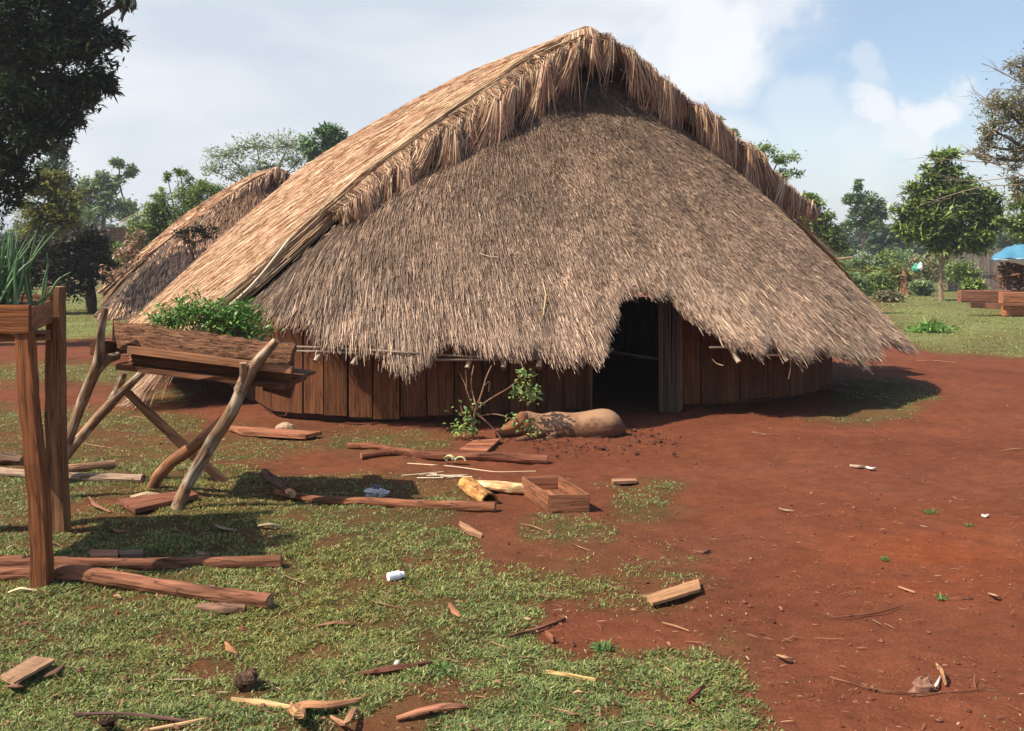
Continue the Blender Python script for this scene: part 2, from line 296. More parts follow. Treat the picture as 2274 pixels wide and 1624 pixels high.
def grass():
    # more blades where the ground is near the viewer
    n = 900000; x = R.uniform(-250, 2520, n); y = 600+1150*R.random(n)**.85
    g0 = G(x, y); X, Y = g0[0], g0[1]
    Y = np.asarray(Y); ok = (Y < 60)
    X, Y, y = X[ok], Y[ok], y[ok]
    g = gmask(X, Y); clump = fbm(X, Y, 7, 2); sp = fbm(X, Y, 1.6, 12)
    cn = .55*fbm(X, Y, 5, 91)+.45*fbm(X, Y, 1.7, 93); keep = R.random(len(X)) < np.clip((cn-(1-g)*.70-.10)*3.6, 0, 1)*np.clip((clump-.24)*3.6, .06, 1)*np.clip((sp-.18)*3, .35, 1)*1.05
    sparse = (R.random(len(X)) < .015*(Y < 12)*(fbm(X, Y, 2.5, 44) > .6))
    keep |= sparse
    inside = ((X > -2.4) & (X < 4) & (Y > 10.6) & (Y < 20)); keep &= ~inside
    X, Y, g, clump = X[keep], Y[keep], g[keep], clump[keep]; n = len(X)
    Z = gz(X, Y); L = R.uniform(.011, .029, n)*(.55+.5*g)*(.7+.7*clump)*(1+np.clip((Y-9)/20, 0, 1.2)); far = np.maximum(1, Y/6.5)
    a = R.uniform(0, 2*math.pi, n); ln = R.uniform(.3, 1.1, n)
    d = np.stack([np.cos(a)*ln, np.sin(a)*ln, np.ones(n)*.75], -1); d = nrm(d)
    p0 = np.stack([X, Y, Z-.004], -1); p1 = p0+d*(L*.55)[:, None]; p2 = p1+nrm(d+np.stack([np.cos(a)*.6, np.sin(a)*.6, -.35*np.ones(n)], -1))*(L*.55)[:, None]
    Pt = np.stack([p0, p1, p2], 1); W = np.stack([np.ones(n)*.0018, np.ones(n)*.0026, np.ones(n)*.0005], 1)*(far*R.uniform(.8, 1.3, n))[:, None]
    b = a+math.pi/2+R.normal(0, .5, n); S = nrm(np.stack([np.cos(b), np.sin(b), R.normal(0, .3, n)], -1))
    pal = np.array([(.19, .225, .065), (.26, .29, .095), (.13, .16, .05), (.36, .37, .16), (.30, .17, .08), (.09, .11, .04), (.21, .25, .08)])
    pr = np.array([.24, .17, .2, .11, .12, .08, .08]); C = pal[R.choice(len(pal), n, p=pr)]*R.uniform(.85, 1.4, n)[:, None]
    tint = fbm(X, Y, .9, 77)[:, None]; C = C*(np.array([.85, 1.05, 1.15])*(tint)+np.array([1.12, .98, .75])*(1-tint))
    o = ribbons(Pt, W, S, C, 'grass', m_grass); tag(o, 'short green turf growing in patches over the red soil', 'grass', kind='stuff')
grass()
def litter():
    n = 4300; x = R.uniform(-200, 2480, n); y = 640+1060*R.random(n)**.9; g0 = G(x, y); X, Y = g0[0], g0[1]
    k = (Y < 22) & (R.random(n) < .28+.9*np.clip((fbm(X, Y, 1.1, 55)-.45)*3, 0, 1)) & ~((X > -2.4) & (X < 4) & (Y > 10.8)); X, Y = X[k], Y[k]; n = len(X)
    L = R.gamma(1.1, .020, n)+.006; L = np.minimum(L, .28)*np.maximum(1, Y/9); a = R.normal(0, .9, n)
    d = np.stack([np.cos(a), np.sin(a), R.normal(0, .08, n)], -1); Z = gz(X, Y)+.006+R.random(n)*.015
    b = np.stack([-np.sin(a), np.cos(a), np.zeros(n)], -1); bend = (R.normal(0, .05, n)*L)[:, None]
    p0 = np.stack([X, Y, Z], -1); Pt = np.stack([p0-d*L[:, None]/2, p0+b*bend*.5+np.array([0, 0, .001]), p0+d*L[:, None]/2], 1)
    W = np.stack([np.ones(n)*.0010, np.ones(n)*.0016, np.ones(n)*.0007], 1)*(np.maximum(1, Y/8)*R.uniform(.5, 1.7, n))[:, None]
    pal = np.array([(.42, .26, .14), (.5, .34, .2), (.28, .12, .06), (.33, .15, .08), (.55, .42, .28)]); C = pal[R.choice(5, n, p=[.17, .06, .37, .35, .05])]*R.uniform(.5, 1.0, n)[:, None]
    o = ribbons(Pt, W, nrm(b+np.array([0, 0, .3])), C, 'straw_litter', m_straw); tag(o, 'scattered straws and splinters lying over soil and grass', 'litter', kind='stuff')
    n = 2600; x = R.uniform(-150, 2300, n); y = 950+720*R.random(n)**.8; g0 = G(x, y); X, Y = g0[0], g0[1]; k = (Y < 9.6) & (R.random(n) < (.15+1.6*np.clip(fbm(X, Y, 1.2, 57)-.45, 0, 1)+.25)*np.clip(gmask(X, Y)+.22, 0, 1)); X, Y = X[k], Y[k]; n = len(X)
    a = R.uniform(0, 6.28, n); L = R.gamma(1.6, .007, n)+.008; d = np.stack([np.cos(a), np.sin(a)*.8, R.normal(0, .12, n)], -1); b = np.stack([-np.sin(a), np.cos(a), R.normal(0, .3, n)], -1); p0 = np.stack([X, Y, gz(X, Y)+.010+R.random(n)*.012], -1)
    Pt = np.stack([p0-d*L[:, None]/2, p0+np.array([0, 0, 1])*(L*R.uniform(-.05, .25, n))[:, None], p0+d*L[:, None]/2], 1); W = np.stack([.5*np.ones(n), np.ones(n), .4*np.ones(n)], 1)*(L*R.uniform(.05, .22, n))[:, None]
    C = np.array([(.26, .10, .055), (.34, .15, .08), (.16, .06, .04), (.45, .27, .15), (.12, .055, .04)])[R.choice(5, n)]*R.uniform(.6, 1.1, n)[:, None]
    o = ribbons(Pt, W, nrm(b), C, 'wood_crumbs', m_straw); tag(o, 'small reddish bark crumbs and wood flakes strewn through grass', 'litter', kind='stuff')
    m = MB(); n = 3300
    x = R.uniform(-100, 2400, n); y = 850+850*R.random(n); g0 = G(x, y)
    for i in range(n):
        X, Y = g0[0][i], g0[1][i]
        if -2.4 < X < 4 and Y > 10.5: continue
        if R.random() > .35+.9*max(0, float(fbm(X, Y, 1.3, 61))-.45)*2: continue
        r = min(.022, .0035+R.gamma(1.2, .0028)); z = float(gz(X, Y)); o3 = nrm(R.normal(0, 1, (6, 3))); 
        V = np.array([(1, 0, 0), (-1, 0, 0), (0, 1, 0), (0, -1, 0), (0, 0, .8), (0, 0, -.8)])*r*R.uniform(.6, 1.3, (6, 3))+np.array([X, Y, z+r*.3])
        m.add(V, [(0, 2, 4), (2, 1, 4), (1, 3, 4), (3, 0, 4), (2, 0, 5), (1, 2, 5), (3, 1, 5), (0, 3, 5)], np.array([(.17, .055, .03), (.12, .04, .025), (.24, .10, .06)][R.integers(0, 3)])*R.uniform(.7, 1.2))
    # loose churned clods round the lying pig
    for i in range(300):
        x = R.uniform(1185, 1520); y = R.normal(985, 12)+max(0, (x-1390))*.02-(12 if x > 1390 else 0); q = G(x, max(y+R.normal(0, 9), 955)); r = .004+R.gamma(1.3, .003)
        m.blob((q[0], q[1], r*.4), (r*1.2, r, r*.8), np.array((.13, .045, .028))*R.uniform(.6, 1.3), 6, 4, .4)
    tag(m.build('soil_crumbs', m_rock), 'small red clods and crumbs of soil on the bare yard', 'soil crumbs', kind='stuff')
litter()

# ---------------------------------------------------------------- thatched longhouses
class Hut:
    rec = .55
    def __init__(s, P0, deg, sc_=1.0, L=7.0, flat=0):
        a = math.radians(deg); s.P0 = np.array(P0, float); s.u = np.array([-math.sin(a), math.cos(a)]); s.r = np.array([math.cos(a), math.sin(a)]); s.k = sc_; s.L = L
    def W(s, S, T, Z):
        S = np.asarray(S, float)*s.k; T = np.asarray(T, float)*s.k; Z = np.asarray(Z, float)*s.k
        return np.stack([s.P0[0]-S*s.u[0]+T*s.r[0], s.P0[1]-S*s.u[1]+T*s.r[1], Z+0*S], -1)
    def zl(s, t, v):
        zn = np.interp(t, [0, .7, 1.5, 2.14, 2.89, 3.6, 4.4, 5.2, 5.6], [4.40, 4.08, 3.55, 3.09, 2.52, 1.88, 1.12, .2, -.25])
        zf = np.interp(t, [0, 1, 2, 3, 4, 4.6, 5.2, 5.6], [4.40, 3.9, 3.23, 2.32, 1.4, .8, .2, -.25])
        return zn*(1-v)+zf*v+.16*np.sin(math.pi*np.clip(v, 0, 1))*np.clip(1-t/2.5, 0, 1)
    def zr(s, t): return np.interp(t, [0, .73, 2.14, 2.89, 3.6, 4.1, 4.7, 5.0], [4.40, 3.92, 3.06, 2.48, 1.86, 1.42, .85, .55])
    def slope(s, side, v, t):
        """tan roof slopes; v 0 near .. 1 far, t metres out from the ridge"""
        front = (.30 if s.rec else .06)-.10*np.clip(t/3.5, 0, 1)-s.rec*np.clip((t-4.1)/1.1, 0, 1)*(side < 0)
        S = front*(1-v)-s.L*v
        z = s.zl(t, v) if side < 0 else s.zr(t)+.16*np.sin(math.pi*np.clip(v, 0, 1))*np.clip(1-t/2.5, 0, 1)
        return s.W(S, side*t-.13*np.clip(1-t/1.3, 0, 1)*(1-v), z)
    A = 4.42; B = 3.05
    def apse(s, ph, rho):
        """grey rounded end; ph -90..90 deg in radians, rho 0 apex .. 1 eave"""
        sn = np.sin(ph); cs = np.cos(ph); q = np.abs(sn)**2.2
        T = rho*s.A*np.sign(sn)*np.abs(sn)**.92*np.where(sn > 0, .885, 1.0); S = rho*s.B*np.abs(cs)**.92+.02
        zs = np.where(sn < 0, s.zl(rho*s.A, 0)-(.15+.18*np.exp(-((rho-.40)/.24)**2) if s.rec else -.04), s.zr(rho*s.A)-.17)
        zf = np.interp(rho, [0, .12, .3, .5, .75, 1, 1.3], [4.10, 3.76, 3.18, 2.5, 1.62, .76, -.27])
        zs = zs*np.clip(1, 0, 1)
        return s.W(S, T, zf*(1-q)+zs*q)
def surf_strands(surf, a, b, L, lift, off, width, da=None, db_sign=1, roll=.5, K=3, drop=0.0):
    e = 1e-3
    p = surf(a, b); pb = (surf(a, b+e)-surf(a, b-e))/(2*e); pa = (surf(a+e, b)-surf(a-e, b))/(2*e)
    sp = np.linalg.norm(pb, axis=-1); nn = nrm(np.cross(pa, pb)); nn = np.where(nn[:, 2:3] < 0, -nn, nn)
    db = L/sp; side = nrm(pa-nrm(pb)*np.sum(pa*nrm(pb), -1, keepdims=True)); dl = (R.normal(0, .3, len(a))*L)[:, None] if da is None else (da*L)[:, None]
    pts = []
    for k in range(K):
        f = k/(K-1); q = surf(a, b+db*f)+nn*(off+lift*f**1.4)[:, None]+side*dl*.28*f
        q[:, 2] -= drop*f*f; pts.append(q)
    Pt = np.stack(pts, 1); wk = np.array([.8, 1, .35]) if K == 3 else np.linspace(1, .35, K)
    rl = R.normal(0, roll, len(a))[:, None]; S = nrm(side*np.cos(rl)+nn*np.sin(rl)+nrm(pb)*0)
    return Pt, wk[None]*width[:, None], S
PAL_G = np.array([(.15, .095, .07), (.27, .18, .13), (.37, .26, .19), (.48, .345, .25), (.62, .46, .33), (.30, .235, .19), (.08, .05, .036)])
PAL_T = np.array([.97, 1.05, 1.14])*np.array([(.62, .38, .20), (.72, .48, .28), (.50, .25, .14), (.80, .60, .38), (.58, .30, .18), (.38, .18, .10), (.70, .41, .24)])
def thatch_house(P0, deg, sc_, L, eave, name, label, group, dens, wid, main=True, PT=PAL_T, PG=PAL_G):
    h = Hut(P0, deg, sc_, L); h.rec = .55 if main else .0; root = empty(name, label, 'hut', group); root.location = (0, 0, 0)
    # eave limit of the grey end, per angle
    phs = np.radians(np.linspace(-90, 90, 181)); rend = np.ones(181)
    if main:
        rr = np.linspace(.55, 1.22, 300)
        for i, ph in enumerate(phs):
            w_ = h.apse(np.full(300, ph), rr); x, y = vpx(w_[:, 0], w_[:, 1], w_[:, 2]); ye = np.interp(x, [q[0] for q in eave], [q[1] for q in eave]); k = np.argmax(y >= ye)
            rend[i] = rr[k] if (y >= ye).any() else 1.1
        rend[phs > math.radians(74)] = np.minimum(rend[phs > math.radians(74)], 1.03); rend[phs < math.radians(-60)] = np.minimum(rend[phs < math.radians(-60)], .98)
    else: rend[:] = 1.12; rend[phs < -.6] = 1.24
    RE = lambda ph: np.interp(ph, phs, rend)
    # solid under-layers
    def grid(f, A_, B_, nm, mat, col, thick, ext=False):
        V = f(A_.ravel(), B_.ravel()).copy(); V[:, 2] -= .03
        ny, nx = A_.shape; idx = np.arange(ny*nx).reshape(ny, nx); Q = np.stack([idx[:-1, :-1], idx[:-1, 1:], idx[1:, 1:], idx[1:, :-1]], -1).reshape(-1, 4)
        o = mesh_obj(nm, V, Q, col, mat, root, smooth=True); md = o.modifiers.new('thick', 'SOLIDIFY'); md.thickness = thick; md.offset = 0; return o
    pg = phs[::1]; fr = np.linspace(0, 1, 30)
    Ag = np.repeat(pg[:, None], 30, 1); Bg = fr[None]*(RE(pg)-.035)[:, None]
    def apse_low(a, b):
        q = h.apse(a, b); q[:, 2] -= .055*sc_; return q
    grid(apse_low, Ag, Bg, 'end_thatch_bed', m_core, (.07, .045, .03), .05*sc_)
    v = np.linspace(.02, 1, 14); t_ = np.linspace(0, 5.0 if main else 4.5, 30)
    grid(lambda a, b: h.slope(-1, a, b), np.repeat(v[:, None], 30, 1), np.repeat(t_[None], 14, 0), 'side_thatch_bed', m_core, (.24, .13, .07), .05*sc_)
    t_ = np.linspace(0, 4.1, 30)
    grid(lambda a, b: h.slope(1, a, b), np.repeat(v[:, None], 30, 1), np.repeat(t_[None], 14, 0), 'side_thatch_bed', m_core, (.24, .13, .07), .05*sc_)
    # grey strands on the rounded end
    n = int(270000*dens)
    ph = np.arcsin(np.clip(R.uniform(-1, 1, n), -1, 1))*.55+R.uniform(-math.pi/2, math.pi/2, n)*.45; rho = np.sqrt(R.uniform(.012, 1.0, n)); 
    re_ = RE(ph)+R.normal(0, .012, n)+.03*(vn(ph*26, ph*0, 1, 3)-.5)
    rho = rho*re_
    Ls = R.uniform(.07, .26, n)*sc_; frac = Ls/(4.6*sc_); over = rho+frac*.95 > re_; rho = np.where(over, re_-frac*.95, rho)
    edge = np.clip((rho-.72*re_)/.2, 0, 1); off = (-R.random(n)*.09*edge+R.random(n)*.012)*sc_; lift = R.uniform(.004, .040, n)*sc_*(.5+1.1*fbm(ph*9, rho*9, 2.4, 50, 3))
    Pt, W_, S_ = surf_strands(h.apse, ph, rho, Ls, lift, off, wid*.62*R.uniform(.55, 1.3, n), da=R.normal(0, .3, n)-2.9*np.sin(ph)*np.where(ph < 0, 1, .85), roll=.6)
    zz = Pt[:, 0, 2]/sc_; xx = Pt[:, 0, 0]; 
    wth = np.clip((zz-1.2)/2.2, 0, 1)[:, None]          # older darker straw higher up
    pw = R.random(n)[:, None]; idx = R.choice(7, n, p=[.13, .27, .25, .12, .05, .14, .04]); C = PG[idx]
    pt = fbm(Pt[:, 0, 0]/sc_, Pt[:, 0, 2]/sc_, .9, 5)[:, None]; p2 = fbm(Pt[:, 0, 0]/sc_, Pt[:, 0, 2]/sc_, 4.5, 15, 3)[:, None]
    p3 = fbm(ph*7, rho*1.6, 2.5, 71, 3)[:, None]; C = C*(1.27-.70*wth)*(.72+.6*pt)*(.66+.68*p2)*(.72+.56*p3)*np.array([.93, .895, .85]); C = C*(1-.10*wth*np.array([-.2, .3, .6]))
    C = C*R.uniform(.8, 1.2, n)[:, None]
    light = (R.random(n) < .02)[:, None]; C = np.where(light, C*1.5, C)
    ribbons(Pt, W_, S_, C, 'end_thatch', m_straw, root)
    # tan strands on both slopes
    for side, n, tm in ((-1, int(62000*dens), 5.1 if main else 4.9), (1, int(12000*dens), 4.3)):
        v_ = R.random(n)**1.25; t = R.uniform(-.12, 1.0, n)*tm; t = np.maximum(t, 0.0); Ls = R.uniform(.3, .75, n)*sc_; t = np.minimum(t, tm-Ls/sc_*.8+R.normal(0, .05, n)); t = np.maximum(t, 0)
        edge = v_ < .05
        Pt, W_, S_ = surf_strands(lambda a, b: h.slope(side, a, b), v_, t, Ls, R.uniform(.0, .05, n)*sc_, (R.random(n)*.035)*sc_, wid*1.25*R.uniform(.5, 1.3, n), da=R.normal(0, .35, n), roll=.6)
        C = PT[R.choice(7, n, p=[.22, .16, .16, .1, .16, .08, .12])]*R.uniform(.75, 1.15, n)[:, None]*(.8+.4*fbm(v_*20, t*1.2, 1, 8))[:, None]
        ribbons(Pt, W_, S_, C, 'side_thatch', m_straw, root)
    # long band of straws along the front verge and ridge + hanging fringe
    parts = []
    def U3(x): return np.array([x[0], x[1], 0.])
    fw = -U3(h.u)
    for side, n, t0, t1 in ((-1, int(6200*dens), 0.0, 3.25 if main else 3.9), (1, int(4600*dens), 0.0, 3.12)):
        t = R.uniform(t0, t1, n); e = 1e-3
        p = h.slope(side, np.zeros(n), t); dn = nrm(h.slope(side, np.zeros(n), t+e)-h.slope(side, np.zeros(n), t-e)); nn = np.cross(dn, fw); nn = np.where(nn[:, 2:3] < 0, -nn, nn)
        cl = fbm(t, t*0, 2.6, 4 if side < 0 else 9); c2 = vn(t, t*0, 9, 4); c3 = vn(t, t*0, 7, 14)-.5
        taper = np.clip((t1-t)/.5, .25, 1); c5 = vn(t, t*0, 22, 7); ln = (.20+.34*cl*np.clip(.45+t/1.6, .45, 1)+.04+R.normal(0, .05, n))*(.35+1.35*c5)*(.50+1.05*c2)*R.choice([.7, 1, 1, 1.25], n)*sc_*taper*(.92 if side < 0 else .90)
        g = np.array([0, 0, -1.]); hd = nrm(dn*np.array([1, 1, 0])); lat = (c3*1.3+R.normal(0, .22, n))[:, None]*hd+hd*.15
        start = R.uniform(-.16 if side < 0 else -.35, .02, n)[:, None]*sc_
        up = nn*((-.05+R.random(n)*.07) if side < 0 else (.0+R.random(n)*.08))[:, None]*sc_
        p0 = p+up+fw*start-dn*.10*sc_; p1 = p+up*1.0+fw*.10*sc_+dn*.08*sc_
        o = (.20+.16*R.random(n)+.22*(c2-.5)+.2*(c5-.5))[:, None]*sc_
        p2 = p1+fw*o+(dn*.35+g*.65+lat*.4)*(ln*.3)[:, None]; p3 = p2+(g+lat*.55+fw*.05)*(ln*.42)[:, None]; p4 = p3+(g+lat*.8-fw*.12)*(ln*.5)[:, None]
        Pt = np.stack([p0, p1, p2, p3, p4], 1); W_ = np.array([.9, 1, 1, .8, .25])[None]*(wid*1.15*R.uniform(.5, 1.3, n))[:, None]
        rl = R.normal(0, .6, n)[:, None]; S_ = nrm(hd*np.cos(rl)+fw*np.sin(rl))
        C = PT[R.choice(7, n, p=[.2, .12, .2, .08, .18, .12, .1])]*R.uniform(.45, .95, n)[:, None]*(.75+.5*c5[:, None])
        if not main: C = C*.8
        parts.append((Pt, W_, S_, C))
    # bundle fanning over the peak
    n = int(1100*dens); t = np.abs(R.normal(0, .22, n)); sd = np.sign(R.random(n)-.5); pk = h.slope(-1, np.zeros(n), np.zeros(n)); an = R.normal(0, .6, n); r3 = U3(h.r)
    d1 = nrm(fw*.8+r3*an[:, None]*.9+np.array([0, 0, .12])); ln = R.uniform(.25, .55, n)[:, None]*sc_
    p0 = pk-fw*R.uniform(.2, .9, n)[:, None]*sc_+np.array([0, 0, .0])+np.array([0, 0, .05])*R.random(n)[:, None]+r3*R.normal(0, .06, n)[:, None]; p1 = pk+np.array([0, 0, .03])+fw*.05+r3*(an*.14)[:, None]+np.array([0, 0, .06])*R.random(n)[:, None]-np.array([0, 0, .10])*np.abs(an)[:, None]
    p2 = p1+d1*ln*.28-np.array([0, 0, .05]); p3 = p2+(d1*.35+np.array([0, 0, -.8]))*ln*.45; p4 = p3+(d1*.1+np.array([0, 0, -1.]))*ln*.5
    parts.append((np.stack([p0, p1, p2, p3, p4], 1), np.array([.7, 1, 1, .8, .3])[None]*(wid*1.2*R.uniform(.5, 1.2, n))[:, None], nrm(np.cross(d1, np.array([0, 0, 1.]))), PT[R.choice(7, n)]*R.uniform(.7, 1.05, n)[:, None]))
    # long straws running down the front edge of the near slope
    n = int(7500*dens); t = R.uniform(.0, 4.6, n); v_ = np.abs(R.normal(0, .018, n))-.006; Ls = R.uniform(.5, 1.3, n)*sc_; t = np.minimum(t, 5.2-Ls/sc_*.8)
    Pt, W_, S_ = surf_strands(lambda a, b: h.slope(-1, a, b), v_, t, Ls, R.uniform(-.02, .05, n)*sc_, (-.12+R.random(n)*.20)*sc_, wid*1.1*R.uniform(.5, 1.3, n), da=R.normal(0, .15, n), K=5, roll=.6)
    parts.append((Pt, W_, S_, PT[R.choice(7, n, p=[.25, .25, .05, .25, .1, .03, .07])]*R.uniform(.75, 1.1, n)[:, None]))
    q = [[], [], [], []]
    for Pt, W_, S_, C in parts:
        q[0].append(Pt); q[1].append(W_); q[2].append(S_); q[3].append(C)
    ribbons(*[np.concatenate(a) for a in q], 'fringe', m_straw, root)
    return h, root, RE
EAVE = [(300, 790), (480, 772), (600, 759), (660, 755), (760, 759), (835, 766), (850, 800), (895, 822), (930, 800), (955, 771), (980, 757), (1000, 755), (1040, 759), (1080, 766), (1130, 773), (1220, 779), (1290, 783), (1322, 800), (1336, 775), (1344, 735), (1360, 712), (1368, 665), (1385, 648), (1440, 640), (1480, 648), (1520, 682), (1552, 706), (1572, 716), (1590, 722), (1603, 756), (1640, 762), (1665, 755), (1690, 768), (1720, 752), (1745, 780), (1790, 770), (1830, 764), (1860, 784), (1900, 796), (1940, 782), (1965, 752), (1985, 750), (2000, 762), (2060, 750)]
HUT, hut_root, RE = thatch_house((.87, 13.0), 24.0, 1.0, 7.0, EAVE, 'thatched_longhouse', 'large low longhouse with grey-brown rounded thatch end, straw-coloured fringe and open dark doorway', 'thatched longhouses', 1.0, .0052)
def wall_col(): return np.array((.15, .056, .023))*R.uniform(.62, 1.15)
WB = [(565, 905), (605, 931), (675, 938), (720, 941), (773, 943), (828, 944), (888, 944), (947, 943), (1008, 942), (1070, 940), (1130, 937), (1190, 933), (1250, 929), (1310, 922)]
WB2 = [(1510, 916), (1555, 914), (1600, 911), (1643, 907), (1681, 903), (1717, 898), (1752, 892), (1782, 885), (1815, 877), (1847, 868)]
for pl in (WB, WB2):
    for (xa, ya), (xb, yb) in zip(pl[:-1], pl[1:]):
        a = G(xa, ya-6); b = G(xb, yb-6); c = (a+b)/2; d = nrm(b-a); wd = np.linalg.norm(b-a)-.014; nrm_ = np.array([d[1], -d[0], 0]); m = MB()
        c = c+nrm_*R.uniform(-.012, .012)+d*R.uniform(-.003, .003); top = 1.12 if pl is WB else 1.18
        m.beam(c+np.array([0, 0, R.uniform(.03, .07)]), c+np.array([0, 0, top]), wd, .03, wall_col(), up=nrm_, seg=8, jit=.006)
        m.build('wall_plank', m_wood, hut_root)
        if xa == 1510 or xa == 1310: pass
sill = MB()
for pl in (WB, WB2):
    pts = [G(x, y-9) for x, y in pl]; sill.sweep([p+np.array([0, .10, .0]) for p in pts], .05, .06, (.10, .04, .025), n=8, dent=.2)
sill.build('sill_log', m_log, hut_root)
# side and rear walls, posts
def wall_run(p, q, n):
    p = np.asarray(p, float); q = np.asarray(q, float)
    for i in range(n):
        a = p+(q-p)*i/n; b = p+(q-p)*(i+1)/n; c = (a+b)/2; d = nrm(b-a); m = MB()
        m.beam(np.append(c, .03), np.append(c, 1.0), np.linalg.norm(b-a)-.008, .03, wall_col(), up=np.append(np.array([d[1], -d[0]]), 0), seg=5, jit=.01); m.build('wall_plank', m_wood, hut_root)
a0 = G(565, 899)[:2]; a1 = a0+HUT.u*8.0; b0 = G(1847, 862)[:2]; b1 = b0+HUT.u*6.2
wall_run(a0, a1, 10); wall_run(b0, b1, 8); wall_run(a1, b1, 9)
# closed thatched rear end
m = MB(); n = 24
for f in (1,):
    ts = np.linspace(-5.1, 4.8, n); top = [HUT.W(-7.02, t, (HUT.zl(-t, 1) if t < 0 else HUT.zr(t))-.1) for t in ts]; bot = [HUT.W(-7.02-.6*max(0, 1-abs(t)/5.2), t, 0.05) for t in ts]
    m.add(np.vstack([top, bot]), [(i, i+1, n+i+1, n+i) for i in range(n-1)], (.2, .13, .09))
o = m.build('rear_thatch', m_core, hut_root); md = o.modifiers.new('t', 'SOLIDIFY'); md.thickness = .15
# reed door panel and eave poles
def reed(x0, x1, y0, D0, dD, n, h, nm):
    m = MB()
    for i in range(n):
        f = (i+.5)/n; x = x0+(x1-x0)*f; b = G(x, y0); b[1] += R.normal(0, .008)-dD*f; t = b+np.array([R.normal(0, .02), R.normal(0, .01), h*R.uniform(.95, 1.02)]); md = (b+t)/2+np.array([R.normal(0, .008), 0, 0])
        m.sweep([b, md, t], R.uniform(.007, .012), None, np.array((.24, .15, .085))*R.uniform(.4, 1.3)*.40, n=7)
    m.build(nm, m_bam, hut_root)
reed(1464, 1509, 915, 0, .03, 19, 1.42, 'reed_door_panel')
m = MB(); m.beam(G(1511, 914)+np.array([0, -.02, .02]), G(1511, 914)+np.array([0, -.02, 1.4]), .03, .05, (.2, .09, .045)); m.build('door_post', m_wood, hut_root)
m = MB(); m.beam(G(1312, 920), G(1312, 920)+np.array([0, 0, 1.4]), .035, .05, (.16, .07, .035)); m.build('door_post', m_wood, hut_root)
_ph = np.radians(np.linspace(-60, 80, 400)); _ew = HUT.apse(_ph, RE(_ph)); _ex = vpx(_ew[:, 0], _ew[:, 1], _ew[:, 2])[0]
def eave_pt(x, y, up=0.0):
    D = float(np.interp(x, _ex, _ew[:, 1])); return P(x, y, D+.04)
def eave_pt_old(x, y, up=0.0):    # a point just below the eave, under the thatch edge seen at x
    D = np.interp(x, [480, 700, 900, 1100, 1300, 1600, 1750, 1850, 1960], [10.75, 9.85, 9.45, 9.35, 9.5, 10.15, 10.9, 11.6, 12.6]); return P(x, y, D)
for ys in ([(600, 769), (690, 771), (800, 775), (900, 782), (1000, 792), (1100, 795), (1200, 790), (1300, 781), (1362, 773)], [(600, 779), (700, 780), (820, 785), (950, 800), (1060, 801), (1180, 797), (1310, 785), (1360, 778)]):
    m = MB(); m.sweep([eave_pt(x, y)+np.array([0, R.normal(0, .006), R.normal(0, .004)]) for x, y in ys], .011, None, (.20, .14, .10), seg=40, dent=.15); m.build('eave_pole', m_bam, hut_root)
m = MB(); m.sweep([eave_pt(1575, 772), eave_pt(1640, 771)], .012, None, (.2, .14, .10)); m.build('eave_pole', m_bam, hut_root); m = MB(); m.sweep([eave_pt(1700, 789), eave_pt(1760, 789)], .012, None, (.4, .27, .17)); m.build('eave_pole', m_bam, hut_root)
m = MB(); m.sweep([P(1930, 752, 12.6), P(1990, 738, 12.9)], .015, None, (.16, .12, .10)); m.build('eave_pole', m_bam, hut_root)
for (x, y, dx) in ((701, 797, -13), (783, 805, -14), (950, 812, -6), (1037, 813, -3), (1117, 813, 0), (1196, 812, 1), (1267, 806, 4), (1640, 800, 16), (1690, 797, 15), (1747, 797, 15), (1796, 793, 12), (1841, 790, 10)):
    e = eave_pt(x, y+5); 
    tow = HUT.W(0, 0, 0); d = nrm(np.array([tow[0]-e[0], tow[1]-e[1], 0])); d = nrm(d+np.array([0, 0, 1.0])); e = e+np.array([0, -.03, 0]); m = MB(); r = R.uniform(.022, .028)
    m.sweep([e, e+d*1.6], r, None, np.array((.42, .30, .21))*R.uniform(.8, 1.05), n=12, capcol=(.10, .06, .04)); m.build('rafter', m_bam, hut_root)
m = MB()   # loose ties and the pale stick on the verge
m.sweep([eave_pt(1752, 790), eave_pt(1757, 812), eave_pt(1751, 842)], .006, None, (.4, .24, .12), seg=8, n=6); m.build('rattan_tie', m_bam, hut_root); m = MB(); m.sweep([eave_pt(1582, 798), eave_pt(1590, 808), eave_pt(1606, 812)], .005, None, (.4, .24, .12), seg=6, n=6)
m.build('rattan_tie', m_bam, hut_root)
e1 = HUT.slope(-1, np.array([-.025]), np.array([3.75]))[0]; e2 = HUT.slope(-1, np.array([-.06]), np.array([4.65]))[0]
m = MB(); m.sweep([e1+np.array([0, -.05, .10]), (e1+e2)/2+np.array([.06, -.12, .02]), e2+np.array([0, -.14, .06])], .013, .013, (.55, .45, .32), seg=8); m.build('verge_stick', m_bam, hut_root)
def loose(pts, rho_xy=None):
    pass
def on_apse(x, y):      # find the thatch point seen at this place
    ph, rh = np.meshgrid(np.radians(np.linspace(-88, 88, 180)), np.linspace(.03, 1.0, 180)); w_ = HUT.apse(ph.ravel(), rh.ravel()); a, b = vpx(w_[:, 0], w_[:, 1], w_[:, 2]); i = np.argmin((a-x)**2+(b-y)**2); p = w_[i].copy(); return p-.04*nrm(p-np.array([0, 0, CH]))
for pl in ([(1240, 335), (1243, 365), (1258, 400), (1280, 425), (1300, 448)], [(1246, 385), (1262, 412), (1285, 440)], [(1352, 322), (1375, 350), (1398, 388)], [(1205, 620), (1206, 655), (1205, 700)], [(1060, 560), (1085, 568), (1110, 572)], [(998, 410), (1003, 440)], [(1840, 410), (1850, 440), (1890, 470)]):
    m = MB(); m.sweep([on_apse(*q) for q in pl], .0055, None, (.66, .48, .27), n=5); m.build('loose_straw', m_bam, hut_root)
